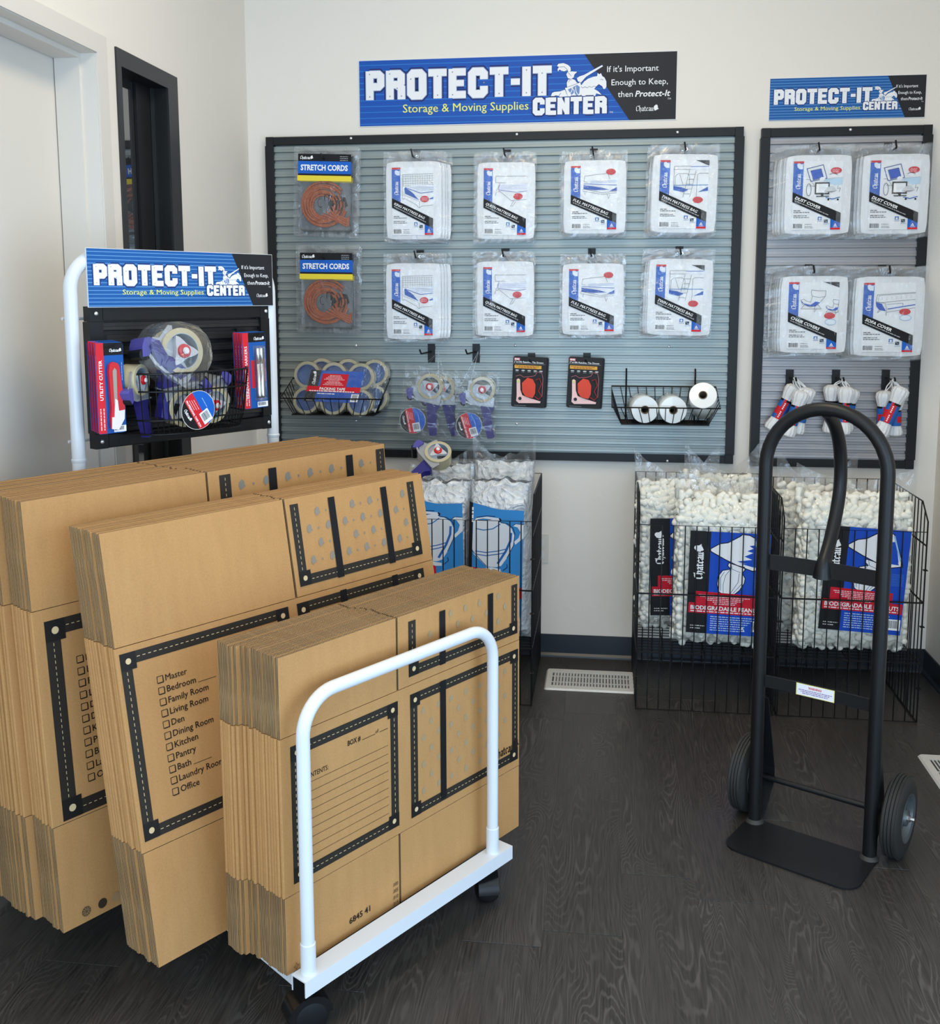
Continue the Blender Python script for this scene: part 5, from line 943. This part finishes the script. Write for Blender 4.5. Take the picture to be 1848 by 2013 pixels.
for s, x in ((-1, -.026), (1, TW + .026)):
    c = (x, AX, AZ); w = s * .045; R_ = .1042
    tp = [(.060, 0), (.075, -.001), (.092, .001), (.100, .006)] + [q for k in range(4) for q in ((R_ - .0005 * abs(k - 1.5), .0065 + k * .0082), (R_, .0125 + k * .0082), (R_ - .004, .0132 + k * .0082), (R_ - .004, .0144 + k * .0082))] + [(.099, .040), (.090, .044), (.075, .046), (.060, .045)]
    tire = G().lathe([(r, h * s) for r, h in tp], c, 'x', 56).obj('wheel', rubber, t, True)
    G().lathe([(.008, .004 * s), (.020, .004 * s), (.022, .018 * s), (.045, .024 * s), (.052, .004 * s), (.061, -.001 * s), (.0615, .0465 * s), (.054, .043 * s), (.048, .028 * s), (.024, .026 * s), (.020, .044 * s), (.008, .044 * s)], c, 'x', 32).obj('rim', rim, tire, True)
    G().lathe([(0, .060 * s), (.0045, .060 * s), (.0050, .052 * s), (.009, .050 * s), (.009, .044 * s)], c, 'x', 6).obj('axle_nut', steel, tire); G().lathe([(.008, -.010 * s), (.016, -.010 * s), (.018, -.004 * s), (.017, .0)], c, 'x', 16).obj('bearing_cap', pm('chrome', (.85, .86, .87), .12, 1), tire, True)
p = Print(-.0015); p.T = lambda u, v: ((u - .5) * .098, (.5 - v) * .032); p.rect((232, 224, 130), 0, 0, 1, 1, 1); p.rect((240, 240, 244), .02, .05, .98, .95, 2); p.text((206, 30, 60), 'WARNING!', .32, .36, .0062, 3, w=.034, bold=.03)
for i in range(3): p.micro((120, 80, 160), .5, .54 + i * .13, .085 - .01 * i, .0018, 3, i, 'c')
p.obj('warning_label', t, (.148, -.0025, .402), (0, .0, 0))

# ================================================================ cart with flat boxes
A0 = 1.0; CU = Vector((math.cos(A0), math.sin(A0), 0)); CN = Vector((math.sin(A0), -math.cos(A0), 0))
def an(a, n, z): v = CU * a + CN * n; return (v.x, v.y, z)
cart = empty('merchandiser_cart', (0, 0, 0), (0, 0, A0), 'white tubular rolling cart that carries the flat cardboard boxes and the small black display', 'cart')
HF = .885; g = G()   # local x runs along the boxes, local y is minus the outward distance
hoop = fillet([(-1.995, -HF, .128), (-1.995, -HF, .672), (-1.438, -HF, .672), (-1.438, -HF, .128)], .075, 10); G().sweep(hoop, .0130, 16).obj('front_hoop', whitem, cart, True)
for x in (-1.995, -1.438): G().lathe([(.0148, .128), (.0148, .190), (.0130, .1915)], (x, -HF, 0), 'z', 18).obj('hoop_sleeve', whitem, cart, True)
HB = -.055; bh = fillet([(-1.888, -HB, .12), (-1.888, -HB, 1.502), (-1.285, -HB, 1.502), (-1.285, -HB, .12)], .085, 10); G().sweep(bh, .0165, 16).obj('rear_hoop', whitem, cart, True)
for x in (-1.888, -1.285): G().lathe([(.0166, 1.000), (.0185, 1.004), (.0185, 1.008), (.0166, 1.010)], (x, -HB, 0), 'z', 18).obj('hoop_collar', whitem, cart, True)
def channel(name, x0, x1, yc, z0, z1, d=.040):
    G().box(x0, x1, yc - d / 2, yc + d / 2, z1 - .0025, z1).box(x0, x1, yc - d / 2, yc - d / 2 + .0025, z0, z1 - .0025).box(x0, x1, yc + d / 2 - .0025, yc + d / 2, z0, z1 - .0025).obj(name, whitem, cart)
channel('front_rail', -2.020, -1.388, -HF, .098, .130); channel('rear_rail', -1.93, -1.25, -HB, .098, .130)
g = G()
for (xa, xb) in ((-2.0, -1.905), (-1.41, -1.27)):
    vs = [(xa, -HF + .02, .082), (xa + .03, -HF + .02, .082), (xb + .03, -HB - .02, .082), (xb, -HB - .02, .082)]; g.add(vs + [(x, y, .112) for x, y, z in vs], [(0, 1, 2, 3), (4, 5, 6, 7), (0, 1, 5, 4), (1, 2, 6, 5), (2, 3, 7, 6), (3, 0, 4, 7)])
g.obj('side_rails', whitem, cart)
for yy in (.78, .60, .42, .24, .06): G().box(-1.98, -1.30, -yy - .03, -yy + .03, .1122, .1145).obj('deck_slat', whitem, cart); G().box(-2.0188, -2.0175, -HF - .0170, -HF + .0172, .090, .127).obj('rail_end_shade', blackp, cart)  # black sheet in the open rail end paints the shade inside the channel
def caster(x, y, rz, sc=1.12):
    c = G().lathe([(.006, .060), (.006, .100)], (0, 0, 0), 'z', 10); c.lathe([(0, -.022), (.020, -.022), (.030, -.019), (.0355, -.010), (.0365, 0), (.0355, .010), (.030, .019), (.020, .022), (0, .022)], (0, .010, .037), 'x', 28)
    o = c.obj('caster', blackp, cart, True, (x, y, 0), (0, 0, rz)); g = G(); n = 10; pts = [(.010 + .040 * math.cos(a), .037 + .040 * math.sin(a)) for a in [PI * k / n for k in range(n + 1)]]; g.extrude(pts + [(-.020, .020)], -.020, .020, 'x'); g.obj('caster_hood', pm('caster_gloss', srgb(20, 20, 21), .2), o, True)
    G().lathe([(0, -.0235), (.018, -.0235), (.021, -.0225), (.021, -.019)], (0, .010, .037), 'x', 24).obj('hub_cap', blackp, o, True); o.scale = (1.2, sc, 1.0)
caster(-1.995, -.862, -1.95); caster(-1.425, -.855, 2.4); caster(-1.90, .03, 1.0); caster(-1.29, .02, .4)

# ---- flat boxes
kraft, edge = MATS['kraft'], MATS['corrugated_edge']
def slab(g, x0, x1, z0, z1, y0, y1): k = len(g.v); g.box(x0, x1, y0, y1, z0, z1, [1, 1, 0, 0, 1, 1]); return g
def box_meshes(P1, P2, flap, body):
    """two-ply flattened box: panel widths, flap height, body height in metres; returns meshes at local origin = lower left front corner"""
    w = P1 + P2; H = body + 2 * flap; e = .0014; g = G(); n = 6; z0, z1 = flap, flap + body; yt = .0086
    sec = [(.0045 * (1 - math.sin(PI * k / n)) * .55, yt / 2 - yt / 2 * math.cos(PI * k / n)) for k in range(n + 1)] + [(w - .0045 * (1 - math.sin(PI * k / n)) * .55, yt / 2 + yt / 2 * math.cos(PI * k / n)) for k in range(n + 1)]
    m = len(sec); vs = [(x, y, z0) for x, y in sec] + [(x, y, z1) for x, y in sec]; g.add(vs, [tuple(range(m)), tuple(range(m, 2 * m))[::-1]] + [(i, i + m, (i + 1) % m + m, (i + 1) % m) for i in range(m)]); body_me = g.mesh('flat_box', [kraft, edge])
    fl = []
    for (a, b) in ((.002, P1 - .003), (P1 + .003, w - .002)):
        for (c, d) in ((z1 + e, H), (0, z0 - e)):
            g = G(); slab(g, a, b, c, d, .0004, .0038); slab(g, a, b, c, d, .0049, .0083); fl.append(g.mesh('flap', [kraft, edge]))
    return body_me, fl
def strap_frame(p, x0, z0, x1, z1, bw, parts='lrtb', sq=None, dash=(206, 182, 140), bc=(46, 42, 36)):
    sq = sq or bw * 1.45; D = (30, 28, 26)
    def dashed(a, b, horiz, c):
        L = b - a; n = max(3, int(L / .012)); 
        for i in range(n): q0 = a + L * (i + .2) / n; q1 = a + L * (i + .72) / n; p.rect(dash, *((q0, c - .0007, q1, c + .0007) if horiz else (c - .0007, q0, c + .0007, q1)), 3)
    if 'l' in parts: p.rect(bc, x0, z0, x0 + bw, z1, 1); dashed(z0 + sq, z1 - (sq if 't' in parts else .004), False, x0 + bw / 2)
    if 'r' in parts: p.rect(bc, x1 - bw, z0, x1, z1, 1); dashed(z0 + sq, z1 - (sq if 't' in parts else .004), False, x1 - bw / 2)
    if 't' in parts: p.rect(bc, x0, z1 - bw, x1, z1, 1); dashed(x0 + sq, x1 - sq, True, z1 - bw / 2)
    if 'b' in parts: p.rect(bc, x0, z0, x1, z0 + bw, 1); dashed(x0 + sq, x1 - sq, True, z0 + bw / 2)
    k = (sq - bw) * .0
    cs = ([(x0, z0), (x1 - sq, z0)] if 'b' in parts else []) + ([(x0, z1 - sq), (x1 - sq, z1 - sq)] if 't' in parts else [])
    for a, b in cs: p.rect(D, a, b, a + sq, b + sq, 4); p.disc((214, 190, 146), a + sq / 2, b + sq / 2, sq * .18, sq * .18, 5, 12)
def helm_pattern(p, x0, z0, x1, z1, dx, dz, size, c=(140, 128, 110), crosses=True):
    j = 0; z = z0
    while z < z1:
        x = x0 + (dx / 2 if j % 2 else 0)
        while x < x1:
            p.helmet(c, x, z, size, 0, 1)
            if crosses and x + dx / 2 < x1: a = size * .16; xx, zz = x + dx * .5 + size * .3, z + size * .4; p.raw(c, [(xx - a, zz), (xx, zz - a), (xx + a, zz), (xx, zz + a)], [(0, 1, 2, 3)], 1)
            x += dx
        z += dz; j += 1
INK = (40, 30, 24)
def stack(k, origin, yaw, tilt, panels, flap, body, n, group, cat_lab, pr, pitch=.0090, dxy=(0, 99)):
    I = .0254 * k; body_me, fl = box_meshes(panels[0] * I, panels[1] * I, flap * I, body * I); O = CAMPOS + (Vector(origin) - CAMPOS) * k
    back = Vector((-math.sin(yaw), math.cos(yaw), 0)); u = Vector((math.cos(yaw), math.sin(yaw), 0)); first = None; R = random.Random(n)
    for i in range(n):
        if i == 0:
            r = link('flat_box', body_me); tag(r, 'front ' + cat_lab, 'cardboard box')
            for m in fl: link('flap', m, r)
            first = r
        else:
            r = first.copy(); COL.objects.link(r)
            for ch in first.children:
                if ch.name.startswith('flap'): c = ch.copy(); COL.objects.link(c); c.parent = r
            pass
            r['label'] = 'flat cardboard box behind the front one, ' + group; r['group'] = 'flattened boxes in the ' + group
        off = 0 if i == 0 else R.uniform(-.0035, .0035) - dxy[0] * (i >= dxy[1]); r.location = O + back * (i * pitch / math.cos(tilt)) + u * off + Vector((0, 0, 0 if i == 0 else R.uniform(-.0005, .0020))); r.rotation_euler = (-tilt, 0, yaw)
    p = Print(-.0002); pr(p, I); p.obj('printed_marks', first); return first
def print_small(p, I):
    fr = lambda *a, **k: strap_frame(p, *[v * I for v in a[:4]], .85 * I, sq=1.15 * I, **k)
    fr(.95, 6.75, 11.95, 17.2); fr(13.4, 6.72, 27.7, 17.25); fr(13.3, 18.75, 27.6, 23.35, parts='lrb')
    for x in (17.0, 23.35): p.rect(BLACK, x * I, 6.9 * I, (x + .72) * I, 17.3 * I, 6); p.rect(BLACK, x * I, 18.7 * I, (x + .72) * I, 23.3 * I, 6)
    for a, b, c, d in ((14.7, 8.2, 16.6, 16), (18.2, 8.2, 23, 16), (24.6, 9.6, 26.4, 16), (14.7, 20.2, 16.6, 22.5), (18.2, 20.2, 23, 22.6), (24.6, 20.2, 26.4, 22.6)): helm_pattern(p, a * I, b * I, c * I, d * I, 1.9 * I, 1.15 * I, .62 * I, (164, 142, 110), False)
    p.text(INK, 'BOX #', 6.5 * I, 15.35 * I, .42 * I, 3, w=1.35 * I, bold=.02); p.rect(INK, 8.0 * I, 15.3 * I, 9.4 * I, 15.34 * I, 3); p.text(INK, 'of', 9.45 * I, 15.35 * I, .3 * I, 3); p.rect(INK, 9.9 * I, 15.3 * I, 10.8 * I, 15.34 * I, 3)
    p.text(INK, 'CONTENTS:', 2.1 * I, 14.25 * I, .4 * I, 3, w=2.4 * I)
    for i in range(10): z = (13.9 - i * .71) * I; p.rect(INK, 2.1 * I, z, 10.8 * I, z + .0007, 3)
    p.text(INK, '6845 41', 6.3 * I, .95 * I, .50 * I, 3, w=2.25 * I, bold=.015, ang=.02)
    for i, s in enumerate(('.000', '.005', '.010', '.015')): p.text((70, 56, 44), s, 11.1 * I, (1.75 - i * .55) * I, .32 * I, 3, w=.62 * I)
    p.chateau(INK, 24.2 * I, 7.8 * I, .9 * I, L=7, helm=True, pen=1.2); x, z = .95 * I, .35 * I
    p.stroke((110, 84, 56), [(x - .006, z), (x - .002, z + .002), (x, z + .007), (x + .002, z + .002), (x + .006, z), (x + .002, z - .002), (x, z - .007), (x - .002, z - .002), (x - .006, z)], .0009, 3)
ROOMS = ['Master', 'Bedroom', 'Family Room', 'Living Room', 'Den', 'Dining Room', 'Kitchen', 'Pantry', 'Bath', 'Laundry Room', 'Office']
def checklist(p, I, x, ztop, step, s):
    for i, t in enumerate(ROOMS):
        z = (ztop - step * i) * I; b = .5 * s * I; x0 = x * I; p.stroke(INK, [(x0, z), (x0 + b, z), (x0 + b, z + b), (x0, z + b), (x0, z)], .05 * s * I, 3); p.rect(INK, x0 + .08 * b, z - .12 * b, x0 + 1.12 * b, z, 3); p.rect(INK, x0 + b, z - .12 * b, x0 + 1.12 * b, z + .92 * b, 3)
        w = p.text(INK, t, x0 + 1.45 * b, z + .02 * I, .52 * s * I, 3, bold=.010)
        if t in ('Bedroom', 'Bath'): p.rect(INK, x0 + 1.45 * b + w + .2 * I, z - .001, x0 + 1.45 * b + w + 1.9 * s * I, z, 3)
def print_medium(p, I):
    fr = lambda *a, **k: strap_frame(p, *[v * I for v in a[:4]], .95 * I, sq=1.35 * I, **k)
    fr(.35, 9.8, 16.9, 24.5); fr(17.9, 9.8, 34.4, 24.5); fr(18.6, 25.9, 34.6, 33.4, parts='lrb')
    for x in (23.1, 29.9): p.rect(BLACK, x * I, 9.9 * I, (x + .8) * I, 24.6 * I, 6); p.rect(BLACK, x * I, 25.8 * I, (x + .8) * I, 33.4 * I, 6)
    for a, b, c in ((20.2, 27.6, 22.7), (24.6, 27.6, 29.6), (31.4, 27.6, 33.3)): helm_pattern(p, a * I, b * I, c * I, 33 * I, 2.3 * I, 1.45 * I, .82 * I, (140, 130, 116))
    checklist(p, I, 3.25, 21.45, .905, 1.02)
def print_large(p, I):
    fr = lambda *a, **k: strap_frame(p, *[v * I for v in a[:4]], 1.3 * I, sq=1.75 * I, **k)
    fr(1.0, 9.2, 17.2, 26.0); fr(19.4, 28.0, 41.8, 35.5, parts='lrb')
    for x in (25.3, 35.9): p.rect(BLACK, x * I, 27.9 * I, (x + 1.0) * I, 35.4 * I, 6)
    for a, c in ((21.6, 25), (27.4, 35.5), (37.8, 40.5)): helm_pattern(p, a * I, 29.8 * I, c * I, 34.9 * I, 3.0 * I, 2.0 * I, .95 * I, (128, 126, 118))
    checklist(p, I, 3.5, 21.9, 1.02, 1.12)
    for x, c in ((2.2, (96, 76, 52)), (3.7, (60, 48, 36)), (5.0, (168, 136, 96))): p.disc(c, x * I, .9 * I, .42 * I, .42 * I, 2, 16)
    for i in range(10): a = 2 * PI * i / 10; p.stroke((190, 152, 106), [(2.2 * I + .12 * I * math.cos(a), .9 * I + .12 * I * math.sin(a)), (2.2 * I + .36 * I * math.cos(a), .9 * I + .36 * I * math.sin(a))], .0008, 3)
stack(1.0337, (-.3587, -2.2128, .1573), 1.0032, .0034, (12, 16), 6, 12, 18, 'stack of small boxes nearest the viewer', 'small flattened cardboard box with ruled contents panel, behind the white hoop', print_small, .0091, (.014, 12))
stack(.9824, (-.6458, -2.1324, .0924), .9847, .1721, (18, 18), 9, 16, 12, 'stack of medium boxes in the middle', 'medium flattened cardboard box with a room checklist, leaning back mid-cart', print_medium, .0094)
stack(.9731, (-.8999, -2.0339, .0795), 1.0211, .0799, (18, 24), 9, 18, 26, 'stack of large boxes by the rear hoop', 'large flattened cardboard box with a room checklist, far left', print_large, .0098, (.016, 9))

# ================================================================ small black display on the rear hoop
def disp(a, n, z): return an(a, n, z)
DA, DN, DZ0, DW, DH = -1.846, -.045, 1.028, .553, .352
dp = slat_panel('small_slatwall_display', DW, DH, MATS['slat_black'], 'small black slatwall display panel hung between the white rear poles of the cart', an(DA, DN - .030, DZ0), (0, 0, A0), screws=((.016, DH - .018, .0315), (DW - .016, DH - .018, .0315), (.016, .018, .0315), (DW - .016, .018, .0315)), fw=.034)
g = G()
for z in (.02, DH - .03): g.rod((-.045, .02, z), (DW + .01, .02, z), .004, 8)
g.obj('mounting_rod', whitem, dp)
SM2 = dict(SM); sign(.566, .143, SM2, 'blue and black sign on top of the small display at left', an(-1.853, DN + .004, DZ0 + DH - .003), (0, 0, A0))
def card_pack(name, w, h, top_black, strip, title, sub, cat):
    """carded tool: returns a maker; local x along the panel, -y outward"""
    g = G(); o = rrect(0, 0, w, h, .006); g.extrude(o, 0, -.0007, 'y'); cardm = g.mesh('card', ink((26, 88, 168))); p = Print(-.0008); p.T = lambda u, v: (u * w, (1 - v) * h); p.rect(BLACK, .01, .005, .99, top_black, 1); p.rect((214, 40, 52), strip[0], 0.005, strip[1], .995, 2)
    p.text(WHITE, title, strip[0] + (strip[1] - strip[0]) * .72, .50 + (.13 if name == 'utility_cutter_pack' else .36), w * .115, 4, w=h * (.44 if name == 'utility_cutter_pack' else .68), ang=PI / 2, bold=.02)
    for i in range(2): p.micro((250, 214, 216), strip[0] + (strip[1] - strip[0]) * (.38 + .4 * i), .96, h * .24, w * .035, 4, i, ang=PI / 2)
    p.chateau(WHITE, .50, .105, w * .11, L=4, pen=1.5); p.rect(WHITE, .55, .92, .99, .99, 3); p.barcode(.58, .93, .90, .97, 4, 5); p.micro((170, 200, 236), .93, .42, h * .2, w * .02, 4, 7, ang=PI / 2); p.poly((8, 8, 9), [(.30, .045), (.42, .045), (.46, .03), (.62, .03), (.70, .01), (.78, .01), (.70, .05), (.60, .062), (.30, .062)], 5)
    return cardm, p.mesh('printed_face')
CW, CH = .074, .218; cm, cpnt = card_pack('utility_cutter_pack', CW, CH, .14, (.02, .30), 'UTILITY CUTTER', '', '')
kn = G().extrude([(.030, .012), (.045, .010), (.062, .040), (.066, .060), (.062, .100), (.056, .160), (.052, .168), (.040, .172), (.031, .166), (.028, .150), (.031, .060), (.028, .034)], -.003, -.012, 'y').mesh('cutter_body', redp)
kb = G().extrude([(.038, .070), (.046, .068), (.0475, .152), (.0425, .158), (.037, .150)], -.0122, -.0130, 'y').mesh('blade', pm('blade_grey', srgb(176, 168, 158), .3, .6)); kt = G().extrude([(.028, .012), (.046, .009), (.062, .034), (.064, .056), (.048, .054), (.046, .080), (.040, .084), (.036, .040), (.030, .040)], -.0122, -.0150, 'y').mesh('thumb_slide', pm('warm_white', srgb(236, 228, 226), .35))
def cutter(i):
    n = DN + .020 + .066 - .017 * i; r = empty('utility_cutter_pack', an(-1.888 + .0034 * i, n, 1.077 + .001 * i), (0, .0 , A0), 'front card of a red utility cutter, left end of the small display' if i == 0 else 'utility cutter card fanned behind the front one', 'tool pack', None if i == 0 else 'utility cutter cards behind the front one')
    for nme, m in (('card', cm), ('printed_face', cpnt), ('cutter_body', kn), ('blade', kb), ('thumb_slide', kt)): link(nme, m, r)
for i in range(4): cutter(i)
MW, MH = .080, .206; mm_, mpnt = card_pack('marker_pack', MW, MH, .13, (.02, .27), 'PERMANENT MARKERS', '', '')
mk = G(); 
for x in (.046, .058): mk.lathe([(0, .026), (.0045, .027), (.005, .032)], (x, -.008, 0), 'z', 14, 1); mk.lathe([(.0052, .032), (.0056, .036), (.0056, .118), (.0052, .1185), (.0052, .120), (.0056, .1205), (.0056, .160), (.0050, .163), (0, .163)], (x, -.008, 0), 'z', 14, 0)
mkm = mk.mesh('marker_pair', [pm('marker_silver', (.80, .78, .74), .18, 1), blackp], True); pb = Print(-.001); pb.rect(RED, .066, .070, .076, .132, 0); pb.rect(RED, .028, .055, .040, .130, 0)
for i in range(3): pb.micro(WHITE, .0735 - i * .0025, .075, .050, .0009, 1, i, ang=PI / 2)
pbm = pb.mesh('red_flash'); bl = G().extrude(rrect(.036, .020, .066, .170, .006), -.001, -.0155, 'y').mesh('blister', MATS['blister'])
for i in range(4):
    n = DN + .020 + .066 - .017 * i; r = empty('marker_pack', an(-1.458 + .0034 * i, n, 1.101), (0, -.02, A0), 'front card of two silver permanent markers, right end of the small display' if i == 0 else 'permanent marker card fanned behind the front one', 'marker pack', None if i == 0 else 'permanent marker cards behind the front one')
    for nme, m in (('card', mm_), ('printed_face', mpnt), ('marker_pair', mkm), ('red_flash', pbm), ('blister', bl)): link(nme, m, r)
for a, z, wh in ((-1.852 + .037, 1.305, 'utility cutter'), (-1.430 + .037, 1.310, 'marker')):
    r = empty('slatwall_hook', an(a, DN - .030, z), (0, 0, A0), 'black hook on the small display carrying the %s cards' % wh, 'hook'); hook_parts(r, .082, .010)
# curved wire basket on the display: local x along the panel, y = minus outward
bk = empty('display_basket', an(-1.620, DN, 1.000), (0, 0, A0), 'black curved wire basket on the small display, full of bagged tape guns', 'basket')
def bow(z, wd, dp_, n=20): 
    o = []
    for k in range(n + 1):
        t_ = k / n * 2 - 1; o.append((wd * t_, -.006 - dp_ * (1 - abs(t_) ** 4.5) ** .6, z))
    return o
rz = [(.216, .188, .150), (.172, .184, .146), (.100, .176, .138), (.064, .166, .126)]
for j, (z, wd, dd) in enumerate(rz): G().sweep(bow(z, wd, dd), .0026 if j == 0 else .0022, 6).obj('basket_hoop', wire, bk, True)
g = G(); lines = [bow(*q, 30) for q in rz]
for k in range(2, 29): g.sweep([l[k] for l in lines], .0014, 5)
for k in range(3, 28, 2): a = lines[-1][k]; g.rod(a, (a[0] * .98, -.006, a[2] - .006), .0013, 5)
g.obj('basket_wires', wire, bk); g = G()
for x in (-.10, .10): g.sweep([(x - .006, -.004, .28), (x - .006, -.014, .285), (x, -.014, .270), (x, -.012, .06)], .002, 6)
g.obj('basket_hangers', wire, bk)
def dg(a, n, z, rx, ry, rz_, label, lab=True, film=True, group=None):
    r = tape_gun(an(a, n, z), (0, 0, 0), label, group, lab, None, film); r.rotation_euler = (Matrix.Rotation(A0 + rz_, 3, 'Z') @ Matrix.Rotation(rx, 3, 'X') @ Matrix.Rotation(ry, 3, 'Y')).to_euler(); return r
TOPG = dg(-1.668, .075, 1.268, -.1, .62, -.05, 'bagged tape gun standing on top of the others in the display basket', False, False); TOPG.scale = (1.22, 1.22, 1.22)
for c_ in TOPG.children:
    if c_.name.startswith('pistol'): c_.scale = (.8, 1, .62); c_.location = (.008, 0, -.026)
g = G(); R_ = random.Random(3); n_ = 26; ring = []
for k_ in range(n_): a_ = 2 * PI * k_ / n_; q_ = 1 + .10 * noise.noise(Vector((math.cos(a_) * 2, math.sin(a_) * 2, 4))) + (.55 * max(0, math.cos(a_ - 3.6)) ** 2 + .35 * max(0, math.cos(a_ - 5.2)) ** 3); ring.append((math.cos(a_) * .056 * q_, math.sin(a_) * .056 * q_))
vs_ = [(x * s, -.024 - .006 * math.cos(s * 2) - .004 * noise.noise(Vector((x * 60, z * 60, s))), z * s) for s in (.02, .4, .7, .9, 1.0) for x, z in ring] + [(x * 1.03, .030, z * 1.03) for x, z in ring]
g.add(vs_, [(j * n_ + i, j * n_ + (i + 1) % n_, (j + 1) * n_ + (i + 1) % n_, (j + 1) * n_ + i) for j in range(5) for i in range(n_)]); g.obj('bag_film', MATS['bag_film'], TOPG, True)
dg(-1.575, .070, 1.125, .1, 2.5, .05, 'bagged tape gun with navy handle at the right of the display basket', False, False)
r = dg(-1.668, .080, 1.125, .05, 2.9, .0, 'bagged tape gun with round red and blue label at the front of the display basket', False, False)
link('round_label', GM['label'], r, (-.010, -.036, .004), (0, -3.45, 0))
dg(-1.765, .040, 1.200, .0, -.1, .5, 'bagged tape gun at the left end of the display basket', False, False).scale = (.82, .82, .82)
